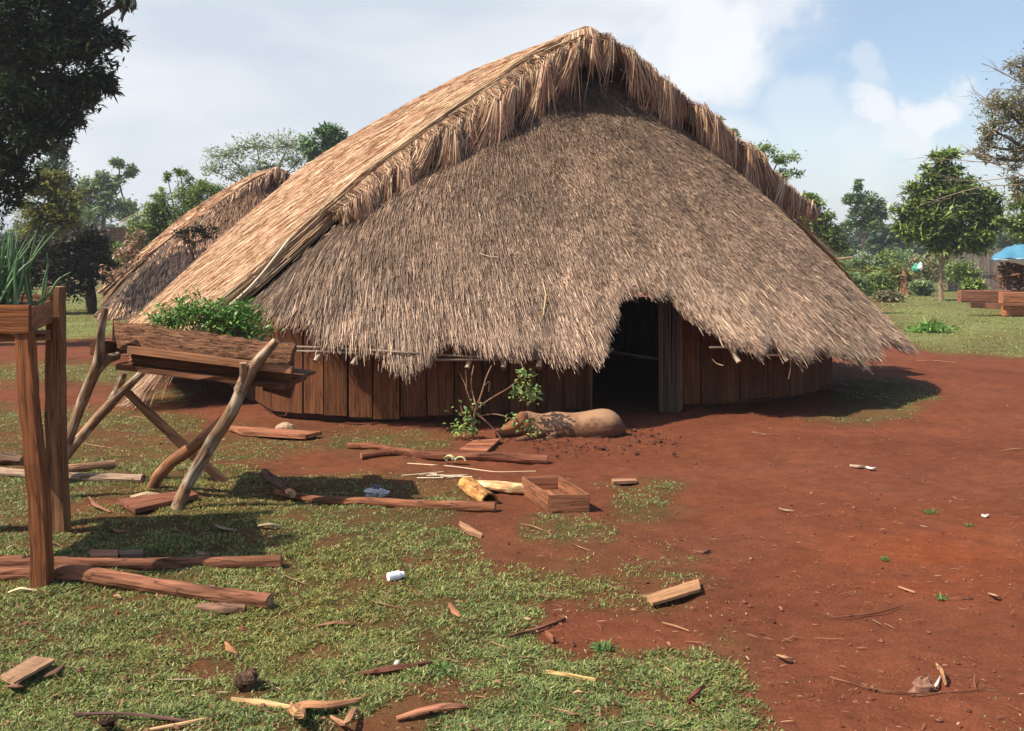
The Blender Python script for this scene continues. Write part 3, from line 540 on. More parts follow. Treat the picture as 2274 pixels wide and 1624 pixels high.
for pl in ([(1410, 250), (1385, 285), (1362, 315)], [(1427, 262), (1415, 300), (1388, 325), (1365, 335)], [(1470, 485), (1470, 486)], [(1345, 560), (1358, 600), (1368, 640)], [(1955, 645), (1960, 652)])[:2]:
    m = MB(); m.sweep([on_apse(*q) for q in pl], .009, .009, (.03, .02, .018), n=6, seg=10, dent=.5); m.build('dark_vine', m_bam, hut_root)
# pale straw trailing to the ground at the near-left corner
n = 900; t = R.uniform(4.6, 5.2, n); v_ = R.uniform(-.01, .12, n); p0 = HUT.slope(-1, v_, t); o3 = -np.append(HUT.r, 0); d = nrm(o3*.5+np.array([.1, -.25, 0])+R.normal(0, .15, (n, 3))-np.array([0, 0, .7])); Ls = R.uniform(.2, .5, n)[:, None]
Pt = np.stack([p0, p0+d*Ls*.5, p0+d*Ls], 1); Pt[..., 2] = np.maximum(Pt[..., 2], .01); C = PAL_T[R.choice(7, n)]*R.uniform(.7, 1.05, n)[:, None]
ribbons(Pt, np.array([1, 1, .4])[None]*.005*np.ones((n, 1)), nrm(R.normal(0, 1, (n, 3))), C, 'trailing_straw', m_straw, hut_root)
# the neighbour's house behind
H2, r2, _ = thatch_house((-7.1, 31.5), 24.0, 1.0, 8.0, None, 'thatched_longhouse', 'smaller-looking brown thatched longhouse in the distance behind the left slope of the big one', 'thatched longhouses', .22, .013, main=False, PT=PAL_G*np.array([1.7, 1.45, 1.2]), PG=PAL_G*np.array([1.6, 1.42, 1.22]))

# ---------------------------------------------------------------- things in the yard
def gp(x, y, z=0.0):
    q = G(x, y, z); q[2] = z+float(gz(q[0], q[1])); return q
# raised planter, left edge
pr = empty('raised_planter', 'raised wooden planter box on rough reddish posts, spring onions growing in it', 'planter')
WD = (.21, .076, .030); WD2 = (.16, .062, .028)
m = MB(); m.sweep([(-2.325, 5.09, -.05), (-2.345, 5.09, .45), (-2.395, 5.09, .9), (-2.42, 5.10, 1.25)], [.044, .043, .040, .037], [.040]*4, WD, 'rect', up=(0, 1, 0), seg=16, jit=.07); m.build('post', m_wood, pr)
m = MB(); m.sweep([(-2.66, 6.05, -.05), (-2.69, 6.05, .7), (-2.675, 6.03, 1.45)], [.050, .047, .040], [.045]*3, (.20, .095, .045), 'rect', up=(0, 1, 0), seg=16, jit=.06, capcol=(.35, .2, .1)); m.build('post', m_wood, pr)
for x, y in ((-3.35, 5.15), (-3.35, 5.95)):
    m = MB(); m.sweep([(x, y, -.05), (x, y, 1.25)], .05, None, WD2, 'rect', seg=10, jit=.05); m.build('post', m_wood, pr)
m = MB(); m.beam((-3.45, 5.08, 1.315), (-2.375, 5.06, 1.315), .14, .03, WD, up=(0, 1, 0), seg=14); 
m.build('front_board', m_wood, pr)
m = MB(); m.beam((-2.40, 5.09, 1.305), (-2.66, 5.90, 1.31), .125, .028, (.26, .11, .05), up=(1, 0, 0), seg=8); m.build('end_board', m_wood, pr)
m = MB(); m.beam((-3.45, 5.92, 1.33), (-2.66, 5.93, 1.33), .15, .03, WD2, up=(0, 1, 0), seg=10); m.build('back_board', m_wood, pr)
m = MB(); m.beam((-3.45, 5.5, 1.245), (-2.68, 5.5, 1.245), .8, .025, WD2, up=(0, 0, 1), seg=6); m.build('bottom_board', m_wood, pr)
m = MB(); m.beam((-3.45, 5.02, 1.205), (-2.35, 5.2, 1.225), .09, .05, (.19, .08, .04), up=(0, 0, 1), seg=6); m.build('cross_beam', m_wood, pr)
m = MB(); n = 12; xs = np.linspace(-3.42, -2.42, n); ys = np.linspace(5.1, 5.88, n); Xg, Yg = np.meshgrid(xs, ys); Xg = Xg-.31*(Yg-5.1)*(Xg+3.42); ix = np.arange(n*n).reshape(n, n)
m.add(np.stack([Xg, Yg, 1.36+.03*R.random((n, n))], -1).reshape(-1, 3), [(ix[i, j], ix[i, j+1], ix[i+1, j+1], ix[i+1, j]) for i in range(n-1) for j in range(n-1)], (.10, .05, .03)); m.build('soil', m_rock, pr)
on = empty('spring_onions', 'clump of tall bluish-green spring onion leaves growing in the left raised planter', 'plant')
m_on = M_attr('onion_leaf', .4, .1, 6, trans=.12, spec=.5)
# each leaf clump is one part
for cx in (-2.95, -2.84, -2.76, -2.69, -2.63, -3.08, -2.54):
    m = MB()
    for k in range(26 if cx < -2.6 else 7):
        bx, by = cx+R.normal(0, .03), 5.30+R.normal(0, .09); h = R.uniform(.28, .50)*(1 if cx < -2.6 else .7); lx, ly = R.normal(.02, .07), R.normal(0, .05); q = [(bx, by, 1.36)]; bend = R.uniform(-.2, .25)
        for t in np.linspace(.2, 1, 6): q.append((bx+lx*t*1.2+bend*max(0, t-.55)*.5, by+ly*t, 1.36+h*t*(1-.25*max(0, t-.6))))
        r = R.uniform(.007, .0115); r *= .68; m.sweep(q, np.array([r*.9, r, r*1.1, r*1.05, r*.85, r*.55, .0012]), None, np.array((.13, .25, .10))*R.uniform(.7, 1.15), n=6, seg=14, cap=False, colf=None)
    m.build('leaf_clump', m_on, on, smooth=True)
m = MB(); m.sweep([P(78, 678, 5.4), P(110, 655, 5.4), P(128, 620, 5.4), P(158, 604, 5.4)], [.007, .008, .006, .001], None, (.13, .25, .11), n=6, seg=12, cap=False); m.build('bent_leaf', m_on, on, smooth=True)
m = MB(); m.sweep([P(92, 680, 5.5), P(96, 630, 5.5), P(108, 590, 5.5), P(104, 560, 5.5)], [.006, .007, .006, .001], None, (.12, .23, .10), n=6, seg=12, cap=False); m.build('bent_leaf', m_on, on, smooth=True)

# log-trough planter on forked legs
tr = empty('trough_planter', 'old split-log planter trough with bark side raised on forked branch legs, herbs growing in it', 'planter')
def slab(nm, c, th, col, mat, par, nu=26, nv=8, bulge=0.0, rough=0.0, dy=None):
    """c: four corners TL,TR,BR,BL"""
    c = [np.asarray(q, float) for q in c]; nn = nrm(np.cross(c[1]-c[0], c[3]-c[0])); nn = nn if nn[1] < 0 else -nn; V = []; g = []
    L0 = np.linalg.norm(c[1]-c[0]); L1 = np.linalg.norm(c[3]-c[0]); off = R.random(3)*9
    for side in (0, 1):
        for j in range(nv+1):
            for i in range(nu+1):
                u_, v_ = i/nu, j/nv; p = (c[0]*(1-u_)+c[1]*u_)*(1-v_)+(c[3]*(1-u_)+c[2]*u_)*v_
                o = bulge*math.sin(math.pi*v_)+rough*(2*float(fbm(u_*L0*9, v_*L1*22, 1, 3))-1)
                ed = rough*.8*(float(vn(u_*40, j*0+side*.2, 1, 5))-.5)*(1 if j in (0, nv) else 0)
                V.append(p+nn*(o if side == 0 else -th+bulge*math.sin(math.pi*v_)*.8)+np.array([0, 0, ed])); g.append((v_*L1+off[0], side*th+off[1], u_*L0+off[2]))
    N1 = (nu+1)*(nv+1); f = []
    for j in range(nv):
        for i in range(nu):
            a = j*(nu+1)+i; f.append((a, a+1, a+nu+2, a+nu+1)); f.append((N1+a, N1+a+nu+1, N1+a+nu+2, N1+a+1))
    for i in range(nu): a = i; f.append((a, N1+a, N1+a+1, a+1)); a = nv*(nu+1)+i; f.append((a, a+1, N1+a+1, N1+a))
    for j in range(nv): a = j*(nu+1); f.append((a, a+nu+1, N1+a+nu+1, N1+a)); a = a+nu; f.append((a, N1+a, N1+a+nu+1, a+nu+1))
    m = MB(); m.add(V, f, col, g); return m.build(nm, mat, par)
slab('bark_slab', [P(252, 711, 6.75), P(657, 766, 6.6), P(640, 814, 6.52), P(262, 776, 6.62)], .05, (.23, .11, .06), m_bark, tr, nu=60, nv=16, bulge=.02, rough=.022)
m = MB(); m.beam(P(285, 777, 6.60), P(648, 822, 6.50), .035, .05, (.33, .15, .075), up=(0, 0, 1), seg=10); m.build('lower_lip', m_wood, tr)
m = MB(); m.beam(P(300, 806, 6.9), P(655, 848, 6.8), .55, .04, (.15, .062, .032), up=(0, 0, 1), seg=10); m.build('bottom_board', m_wood, tr)
slab('inner_board', [P(290, 790, 6.66), P(650, 830, 6.60), P(640, 866, 6.66), P(300, 826, 6.72)], .03, (.16, .068, .034), m_wood, tr)
slab('back_board', [P(262, 716, 7.25), P(650, 768, 7.1), P(650, 830, 7.1), P(262, 780, 7.25)], .04, (.17, .075, .04), m_wood, tr)
m = MB(); m.beam(P(216, 774, 6.62), P(300, 764, 7.4), .09, .09, (.18, .08, .045), seg=8); m.build('cross_beam', m_wood, tr)
m = MB(); m.beam(P(560, 812, 6.55), P(640, 846, 7.4), .09, .08, (.17, .075, .04), seg=8); m.build('cross_beam', m_wood, tr)
m = MB(); m.beam(P(560, 818, 6.9), P(686, 832, 6.85), .3, .022, (.15, .065, .035), seg=6); m.build('loose_board', m_wood, tr)
m = MB(); m.beam(P(590, 850, 6.9), P(650, 868, 6.9), .09, .10, (.13, .055, .03), seg=6); m.build('wedge_block', m_wood, tr)
m = MB(); m.beam(P(255, 735, 6.75), P(255, 735, 7.2), .16, .03, (.2, .09, .05), up=(1, 0, 0), seg=4); m.build('end_board', m_wood, tr)
n = 12; Xu = np.linspace(0, 1, n); V = [P(262+385*a, 735+50*a-6*R.random(), 6.72+b*.45) for b in np.linspace(0, 1, 6) for a in Xu]
for q in V: q[2] = np.interp(q[0], [-2.6, -1.4], [1.13, 1.01])+.02*R.random()
m = MB(); m.add(V, [(i*n+j, i*n+j+1, (i+1)*n+j+1, (i+1)*n+j) for i in range(5) for j in range(n-1)], (.09, .045, .028)); m.build('soil', m_rock, tr)
LG = (.25, .145, .085)
def lich(V, c):      # pale lichen flecks on the branch wood
    k = np.clip((fbm(V[:, 0]*1.0+V[:, 2]*.7, V[:, 1]+V[:, 2]*1.3, 16, 6, 3)-.52)*7, 0, 1)[:, None]; return c*(1-k*.7)+np.array([.46, .40, .31])*k*.7
def leg(nm, rows, par, col=LG, mat=m_log, n=12, seg=26, cf=lich):
    m = MB()
    for pts, rad in rows: m.sweep([P(*q) for q in pts], np.array(rad), None, col, n=n, seg=seg, dent=.14, colf=cf, capcol=(.35, .22, .13))
    return m.build(nm, mat, par, smooth=True)
leg('forked_leg', [([(392, 1132, 6.6), (415, 1075, 6.62), (470, 985, 6.6), (520, 905, 6.55), (548, 838, 6.5), (578, 795, 6.48), (614, 756, 6.46)], [.040, .041, .042, .040, .042, .034, .026]), ([(530, 868, 6.5), (541, 838, 6.48), (540, 806, 6.46)], [.032, .026, .022])], tr)
leg('forked_leg', [([(108, 1120, 6.9), (150, 985, 6.85), (185, 885, 6.8), (222, 800, 6.6), (222, 760, 6.55), (226, 715, 6.55), (234, 684, 6.55)], [.034, .034, .033, .036, .026, .024, .019]), ([(214, 825, 6.65), (240, 797, 6.62), (262, 790, 6.7)], [.028, .030, .026])], tr)
leg('forked_leg', [([(100, 1085, 7.4), (150, 1005, 7.4), (215, 930, 7.35), (272, 868, 7.3), (322, 822, 7.3)], [.036, .036, .036, .032, .024]), ([(240, 905, 7.35), (258, 870, 7.3), (276, 828, 7.3)], [.030, .027, .025])], tr)
leg('forked_leg', [([(505, 1080, 7.42), (430, 1010, 7.4), (355, 940, 7.38), (272, 862, 7.3)], [.034, .036, .033, .028])], tr, col=(.17, .085, .05), cf=None)
leg('curved_prop', [([(333, 1092, 7.15), (352, 1055, 7.1), (385, 1022, 7.05), (430, 992, 7.0), (470, 960, 6.95), (520, 905, 6.9)], [.038, .040, .042, .040, .036, .026])], tr, col=(.26, .12, .06), cf=None)
# leaves ------------------------------------------------------------------
def leaves(pos, L, Wd, cols, droop=.35, upb=.2, K=3):
    n = len(pos); d = nrm(R.normal(0, 1, (n, 3))*np.array([1, 1, .55])+np.array([0, 0, upb])); Ln = (L*R.uniform(.6, 1.25, n))[:, None]
    p1 = pos+d*Ln*.5; d2 = nrm(d-np.array([0, 0, droop])); p2 = p1+d2*Ln*.5; s = nrm(np.cross(d, np.array([0, 0, 1.]))+R.normal(0, .35, (n, 3)))
    Wk = np.array([.18, 1, .10])[None]*(Wd*R.uniform(.7, 1.25, n))[:, None]/2
    cols = np.asarray(cols)*np.array([1.0, 1, 1]); C = cols[R.integers(0, len(cols), n)]*R.uniform(.7, 1.25, n)[:, None]
    return np.stack([pos, p1, p2], 1), Wk, s, C
def crown_pts(clumps, per, spread, tight=.16):
    """clumps (centre, radii, n subclumps)"""
    out = []; tips = []
    for c, r, ns in clumps:
        c = np.asarray(c); r = np.asarray(r, float)
        d = nrm(R.normal(0, 1, (ns, 3))); rad = R.random(ns)**.42
        sc2 = c+d*rad[:, None]*r; tips.append((c, sc2))
        sig = r.mean()*tight*R.uniform(.6, 1.4, ns)
        out.append((sc2[:, None]+R.normal(0, 1, (ns, per, 3))*sig[:, None, None]*np.array([1, 1, .7])).reshape(-1, 3))
    return np.concatenate(out), tips
def tree(nm, label, cat, base, D, trunk, clumps, leaf, cols, per=26, twigs=.25, rt=.12, group=None, bark=(.20, .14, .10), tight=.16, dx=None, droop=.35, trunkless=False, dys=.8, tw_r=1.0):
    """trunk: list of (px,py) from base up; clumps: (px,py,rx,ry,n[,dD]) in view units at depth D"""
    rt_o = empty(nm, label, cat, group); s = D/F
    cl = [(P(c[0], c[1], D+(c[5] if len(c) > 5 else 0)), (c[2]*s, c[2]*s*dys, c[3]*s), c[4]) for c in clumps]
    pos, tips = crown_pts(cl, per, 1, tight)
    pos = pos[pos[:, 2] > .05]
    cols = np.asarray(cols)*(2.0 if np.mean(cols) > .04 else 1.3)
    a = leaves(pos, leaf[0], leaf[1], cols, droop); ribbons(*a, 'crown', m_leaf, rt_o)
    m = MB(); tp = [P(x, y, D) for x, y in trunk]
    if trunk:
        tp[0][2] = min(tp[0][2], 0.0); k = len(tp); m.sweep(tp, np.linspace(rt, rt*.55, k), None, bark, n=9, seg=14, dent=.15); top = tp[-1]
        for c, sc2 in tips:
            mid = (tp[-1]+c)/2+R.normal(0, .05, 3)*np.linalg.norm(c-tp[-1])-np.array([0, 0, .08])*np.linalg.norm(c-tp[-1]); r0 = rt*.38
            j = int(R.integers(max(0, k-2), k)); m.sweep([tp[j], mid, c], [r0, r0*.7, r0*.3], None, bark, n=6, seg=6, cap=False)
            q = sc2[R.random(len(sc2)) < twigs]
            for e in q: m.sweep([c, (c+e)/2+R.normal(0, .04, 3)*np.linalg.norm(e-c), e], [r0*.3*tw_r, r0*.2*tw_r, r0*.08*tw_r], None, bark, n=4, cap=False)
        m.build('trunk', m_trunk, rt_o)
    return rt_o
# herbs in the trough
hb = empty('herb_plants', 'bright green leafy herbs growing out of the log trough', 'plant')
pos = np.concatenate([np.array([P(x, y, 6.9) for x, y in zip(R.normal(cx, sx, nn), R.normal(cy, sy, nn))])+R.normal(0, .08, (nn, 3))*np.array([.2, 1, .2]) for cx, cy, sx, sy, nn in ((372, 712, 24, 14, 600), (430, 700, 30, 17, 900), (500, 708, 28, 18, 800), (545, 722, 22, 16, 420), (535, 682, 12, 8, 120), (585, 738, 14, 6, 90))])
pos[:, 2] = np.maximum(pos[:, 2], np.interp(pos[:, 0], [-2.6, -1.4], [1.14, 1.03]))
a = leaves(pos, .045, .017, [(.10, .22, .03), (.15, .30, .05), (.20, .36, .08), (.06, .14, .03)], .3, .5); ribbons(*a, 'leaves', m_leaf, hb)
m = MB()
for i in range(46): x = R.uniform(345, 580); b = P(x, 760, 6.9+R.normal(0, .08)); b[2] = np.interp(b[0], [-2.6, -1.4], [1.12, 1.0]); m.sweep([b, b+np.array([R.normal(0, .04), 0, R.uniform(.08, .18)])], .0022, None, (.14, .2, .06), n=4, cap=False)
m.build('stems', m_bam, hb)

# logs and timber on the ground
def log(label, pts, rad, col, nm='log', cat='log', mat=m_log, group=None, extra=None, n=14, dent=.12, capcol=(.30, .17, .10), seg=30, lift=.85):
    m = MB()
    def run(pts, rad):
        q = []; rr = np.interp(np.linspace(0, 1, len(pts)), np.linspace(0, 1, len(rad)), rad)
        for (x, y, *z), r in zip(pts, rr):
            g = G(x, y+r*F/((CH*F)/(y-HY))*.9 if False else y); zz = (z[0] if z else 0)+r*lift; g = gp(x, y, zz); q.append(g)
        m.sweep(q, rr, None, col, n=n, seg=seg, dent=dent, capcol=capcol)
    run(pts, rad)
    if extra:
        for p, r in extra: run(p, r)
    return tag(m.build(nm, mat, smooth=False), label, cat, group)
LC = (.20, .082, .046); LC2 = (.23, .10, .058)
log('upper of the two long reddish logs in the left foreground, lying level', [(-260, 1240), (0, 1243), (200, 1250), (420, 1243), (625, 1243)], [.036, .038, .030, .032, .033], LC)
log('thick bare log slanting towards the viewer from the left post', [(-220, 1262), (0, 1268), (160, 1268), (380, 1300), (600, 1335)], [.034, .038, .040, .038, .036], (.23, .095, .055), dent=.2)
log('pale mottled pole lying behind the left planter posts, nearer of the pair', [(-120, 1030), (0, 1044), (150, 1058), (318, 1068)], [.028, .030, .032, .030], (.40, .27, .19), nm='pole', cat='pole')
log('short brown pole with dark cut end behind the left planter posts, farther of the pair', [(90, 1042), (170, 1040), (256, 1032)], [.028, .034, .034], (.28, .15, .09), nm='pole', cat='pole', capcol=(.08, .04, .03))
log('dark charred log end poking in at the left edge of the yard', [(-120, 1000), (-20, 1014), (52, 1022)], [.05, .05, .038], (.13, .075, .05))
log('long knobbly red-brown log in the middle of the yard, ending beside the yellow bark tube', [(612, 1096), (700, 1108), (850, 1118), (960, 1124), (1100, 1128)], [.020, .024, .030, .030, .036], (.24, .095, .05))
log('dark slanting stick propped on the far end of the knobbly middle log', [(587, 1052, .02), (650, 1094, .05)], [.035, .026], (.11, .055, .035), nm='stick', cat='stick')
log('forked red-brown log lying nearest the pig', [(802, 1010, .01), (880, 1003), (950, 1012), (1080, 1013), (1216, 1016)], [.022, .034, .032, .036, .040], (.20, .075, .042), extra=[([(775, 988, .0), (830, 994), (895, 1006)], [.028, .028, .03])])
log('short split stub of wood tucked under the angled log end', [(440, 1340), (500, 1345), (545, 1348)], [.015, .026, .018], (.22, .12, .08), nm='wood_stub', cat='wood')
log('rusty prop stick slanting behind the left front post', [(125, 1150, 0), (108, 1130, .1), (112, 1090, .2)], [.022, .022, .020], (.25, .11, .06), nm='stick', cat='stick')
m = MB(); m.sweep([gp(1036, 1074, .045), gp(1060, 1094, .04), gp(1088, 1112, .035)], [.048, .050, .046], [.038, .040, .036], (.58, .30, .10), n=18, seg=12, dent=.10, cap=False, colf=lambda V, c: c*(1-.7*np.clip((fbm(V[:, 0]*9, V[:, 1]*9+V[:, 2]*9, 2.2, 8)-.40)*5, 0, 1))[:, None]+np.array([.3, .12, .05])*.5*np.clip((fbm(V[:, 0]*9, V[:, 1]*9+V[:, 2]*9, 2.2, 8)-.40)*5, 0, 1)[:, None])
o = m.build('bark_tube', m_log); o.modifiers.new('t', 'SOLIDIFY').thickness = .012; tag(o, 'hollow orange-yellow bark tube with its open end facing the viewer', 'bark')
def mot(V, c):
    k = np.clip((fbm(V[:, 0]*7, V[:, 1]*7+V[:, 2]*9, 2.4, 18)-.42)*6, 0, 1)[:, None]; return c*(1-k*.75)+np.array([.4, .17, .07])*k*.75
m = MB(); m.sweep([gp(1050, 1076, .05), gp(1100, 1078, .045), gp(1172, 1086, .04)], [.05, .06, .05], [.032, .036, .035], (.80, .62, .33), n=16, seg=14, dent=.12, colf=mot); tag(m.build('bark_sheath', m_log), 'cream-yellow mottled bark sheath lying against the wooden crate', 'bark')
# open wooden crate
cr_ = empty('wooden_crate', 'small open reddish wooden crate sitting on the bare yard', 'crate')
A0, B0, C0, D0_ = G(1218, 1140), G(1308, 1137), G(1238, 1100), G(1163, 1100)
A0, B0 = G(1221, 1141), G(1308, 1138); dd = np.array([-.168, .55, 0]); C0 = B0+dd; D0_ = A0+dd
cc = (.27, .112, .058)
for nm, a, b, h in (('front_panel', A0, B0, .118), ('side_panel', A0, D0_, .118), ('side_panel', B0, C0, .118), ('back_panel', D0_, C0, .118)):
    m = MB(); d = nrm(b-a); nn = np.array([d[1], -d[0], 0]); ins = .008 if 'side' in nm else 0
    m.beam(a+d*ins+np.array([0, 0, h/2]), b-d*ins+np.array([0, 0, h/2]), .014, h, np.array(cc)*R.uniform(.85, 1.1), up=(0, 0, 1), seg=6, jit=.01); m.build(nm, m_wood, cr_)
m = MB(); m.beam((A0+B0)/2+np.array([0, 0, .02]), (C0+D0_)/2+np.array([0, 0, .02]), np.linalg.norm(B0-A0)-.02, .012, cc, seg=4, jit=.01); m.build('floor_board', m_wood, cr_)
def flat(label, corners, th, col, nm='board', cat='board', mat=m_wood, z=.012, rough=.0):
    c = [gp(x, y, z) for x, y in corners]; c = [np.array([q[0], q[1], q[2]+th]) for q in c]; V = []
    n = 12
    m = MB(); top = []; off = R.random(3)*9; L = np.linalg.norm(c[1]-c[0])
    for j in (0, 1):
        for i in range(n+1):
            u_ = i/n; a = c[0]*(1-u_)+c[1]*u_; b = c[3]*(1-u_)+c[2]*u_; e = (a if j == 0 else b)+np.array([0, rough*(R.random()-.5), rough*(R.random()-.5)*.5]); top.append(e)
    V = top+[q-np.array([0, 0, th]) for q in top]; g = [(j*.1+off[0], k*.02+off[1], i/n*L+off[2]) for k in (0, 1) for j in (0, 1) for i in range(n+1)]
    N2 = 2*(n+1); f = []
    for i in range(n):
        f += [(i, i+1, n+1+i+1, n+1+i), (N2+i, N2+n+1+i, N2+n+2+i, N2+i+1), (i, N2+i, N2+i+1, i+1), (n+1+i, n+2+i, N2+n+2+i, N2+n+1+i)]
    f += [(0, n+1, N2+n+1, N2), (n, N2+n, N2+2*n+1, 2*n+1)]
    m.add(V, f, col, g); return tag(m.build(nm, mat), label, cat)
flat('long flat reddish board lying along the foot of the hut wall, left of centre', [(505, 952), (715, 967), (678, 978), (540, 968)], .035, (.34, .135, .07))
flat('square-cut red board lying flat just behind the forked log near the pig', [(1050, 979), (1112, 977), (1080, 1002), (1020, 1002)], .02, (.30, .11, .06))
flat('split weathered plank lying alone where grass meets bare soil at right of centre', [(1434, 1326), (1551, 1298), (1556, 1318), (1449, 1342)], .014, (.38, .20, .10), rough=.004, z=.018)
flat('dark red plank lying under the trough, beneath a pale dry husk', [(262, 1128), (420, 1102), (440, 1112), (300, 1142)], .03, (.22, .085, .05))
flat('broad tan bark slab leaning up at the lower left corner', [(0, 1512), (75, 1462), (122, 1470), (30, 1530)], .012, (.30, .17, .10), z=.03, rough=.006, nm='bark_slab', cat='bark')
flat('small split stick on the bare patch right of the crate', [(1358, 1068), (1412, 1064), (1414, 1072), (1362, 1076)], .02, (.36, .18, .10), nm='stick', cat='stick')
flat('short piece of cut reddish wood beside the upper left log', [(200, 1232), (262, 1230), (262, 1240), (200, 1242)], .02, (.36, .17, .09), nm='wood_offcut', cat='wood')
flat('thin grey-brown offcut beside the upper left log, right of the red offcut', [(262, 1230), (318, 1228), (318, 1236), (266, 1238)], .018, (.2, .13, .09), nm='wood_offcut', cat='wood')
def curl(label, pts, w, col, nm='bark_piece', cat='bark', rise=.02, h=.004, mat=m_log):
    m = MB(); k = len(pts); q = [gp(x, y, .01+rise*math.sin(math.pi*i/(k-1))) for i, (x, y) in enumerate(pts)]; m.sweep(q, np.array([w*.35]+[w]*(k-2)+[w*.3]), h, col, n=8, seg=14, dent=.35); return tag(m.build(nm, mat), label, cat)
curl('pale dry husk lying on the dark red plank under the trough', [(290, 1108), (325, 1098), (362, 1104)], .05, (.62, .45, .28), 'dry_husk', 'husk', .03, .008)
curl('curved reddish bark strip left of the plank under the trough', [(198, 1108), (212, 1128), (245, 1142)], .016, (.32, .15, .09))
curl('pale curved bark flake at the foot of the front left post', [(16, 1312), (45, 1302), (82, 1308)], .018, (.6, .42, .25))
curl('dark narrow bark strip right of the broad bark slab at lower left', [(88, 1506), (120, 1488), (146, 1470)], .018, (.15, .08, .055))
curl('crumpled brown bark scrap just under the broad bark slab at lower left', [(18, 1528), (36, 1524), (52, 1532)], .028, (.22, .11, .07), rise=.03)
curl('yellow split cane lying at the bottom, left of the knotted strips', [(515, 1552), (570, 1565), (645, 1580)], .014, (.66, .42, .20), 'split_cane', 'cane', .01, .010)
curl('twisted tan fibre strip right of the yellow cane at the bottom', [(640, 1592), (670, 1572), (720, 1570), (800, 1562)], .024, (.42, .20, .10), 'fibre_strip', 'fibre', .03, .012)
curl('knotted brown fibre loop in the middle of the bottom strips', [(648, 1572), (655, 1590), (668, 1600), (676, 1578)], .022, (.36, .19, .09), 'fibre_loop', 'fibre', .05, .014)
curl('second looping fibre strip trailing right of the knot at the bottom', [(735, 1590), (768, 1615), (790, 1570), (800, 1600)], .012, (.40, .20, .11), 'fibre_strip', 'fibre', .03, .006)
curl('broad frayed orange bark scrap at the bottom, left of centre', [(880, 1606), (930, 1588), (985, 1576), (1035, 1580)], .020, (.40, .17, .10), rise=.02, h=.008)
curl('straight yellow cane with nodes lying in the grass at bottom centre', [(1212, 1500), (1260, 1503), (1322, 1511)], .010, (.62, .40, .16), 'cane', 'cane', .004, .009)
curl('long thin cane running out of the bottom edge at left', [(322, 1626), (400, 1612), (458, 1606)], .007, (.6, .38, .19), 'cane', 'cane', .004, .006)
curl('thin dark vine stem snaking through grass at the bottom left', [(160, 1588), (250, 1580), (330, 1590), (420, 1606)], .006, (.13, .07, .06), 'vine_stem', 'vine', .02, .006)
curl('upright dark broken leaf scrap beside the vine at bottom left', [(232, 1608), (240, 1595), (250, 1606)], .03, (.07, .035, .025), 'leaf_scrap', 'leaf', .07, .006)
curl('orange curled leaf in the grass, upper left of the coconut husk', [(500, 1420), (512, 1430), (526, 1442)], .018, (.42, .19, .09), 'curled_leaf', 'leaf', .02, .005)
curl('broken bark tube stub in front of the crate', [(1022, 1168), (1045, 1180), (1070, 1192)], .028, (.42, .22, .13), 'bark_stub', 'bark', .02, .02)
curl('reddish bark strip beside a straw, right of the white cup', [(998, 1342), (1012, 1355), (1022, 1370)], .016, (.34, .15, .08))
curl('triangular orange bark chip in front of the grass bay', [(1214, 1400), (1220, 1410), (1228, 1424)], .018, (.36, .14, .07))
curl('dark red stick near the lower right grass edge', [(1528, 1558), (1545, 1544), (1564, 1530)], .012, (.20, .07, .05), 'stick', 'stick', .005, .012)
curl('tan bark chip lying on bare soil below the lone plank', [(1726, 1452), (1742, 1456), (1760, 1460)], .015, (.5, .27, .14))
curl('small tan chip far right on the bare soil', [(2196, 1323), (2208, 1328), (2220, 1334)], .013, (.52, .28, .15), 'wood_chip', 'wood chip')
curl('slim straight chip lying left of the far right chip', [(1996, 1300), (2012, 1307), (2032, 1316)], .007, (.5, .26, .14), 'wood_chip', 'wood chip', .004)
curl('long bent root twig on bare soil pointing right', [(1838, 1372), (1900, 1366), (1960, 1358), (2005, 1345)], .0035, (.26, .115, .065), 'twig', 'twig', .01, .0035)
curl('long thin twig curving across the soil at lower right', [(1842, 1500), (1950, 1530), (2050, 1542), (2210, 1538)], .003, (.26, .11, .06), 'twig', 'twig', .004, .003)
curl('forked tan twig above the grey stone at lower right', [(2078, 1480), (2090, 1500), (2100, 1530)], .008, (.45, .24, .12), 'twig', 'twig', .04, .008)
curl('bone-white chewed cane piece on the soil, middle right', [(1888, 1040), (1905, 1041), (1920, 1042)], .02, (.7, .5, .36), 'cane_chip', 'cane', .01, .01)
curl('white paper scrap just right of the chewed cane piece', [(1924, 1042), (1934, 1043), (1944, 1044)], .018, (.8, .74, .66), 'paper_scrap', 'paper', .01, .008)
curl('small white stick on the soil near the right edge', [(2180, 1141), (2188, 1142), (2196, 1142)], .012, (.8, .72, .6), 'white_stick', 'stick', .004, .008)
curl('pale straight stick lying alone on the red soil right of centre', [(1730, 1133), (1745, 1133), (1762, 1134)], .008, (.62, .42, .26), 'stick', 'stick', .003, .007)
curl('reddish twig with a dark bulb in the soil, above the lone plank', [(1540, 1218), (1562, 1220), (1578, 1218)], .010, (.3, .13, .08), 'twig', 'twig', .004, .008)
curl('long brown stick in the grass left of the triangular chip', [(1130, 1410), (1190, 1396), (1256, 1378)], .008, (.24, .11, .07), 'stick', 'stick', .006, .008)
curl('dark red-brown stick under the shell bits at lower centre', [(800, 1506), (860, 1496), (960, 1480)], .014, (.20, .08, .05), 'stick', 'stick', .01, .012)
curl('brown bark slip right of the angled log, in the grass', [(700, 1391), (745, 1388), (795, 1392)], .012, (.34, .17, .09), rise=.006)
curl('brown curled bark left of the shadowed grass under the trough', [(246, 1170), (265, 1175), (292, 1180)], .016, (.24, .12, .08))
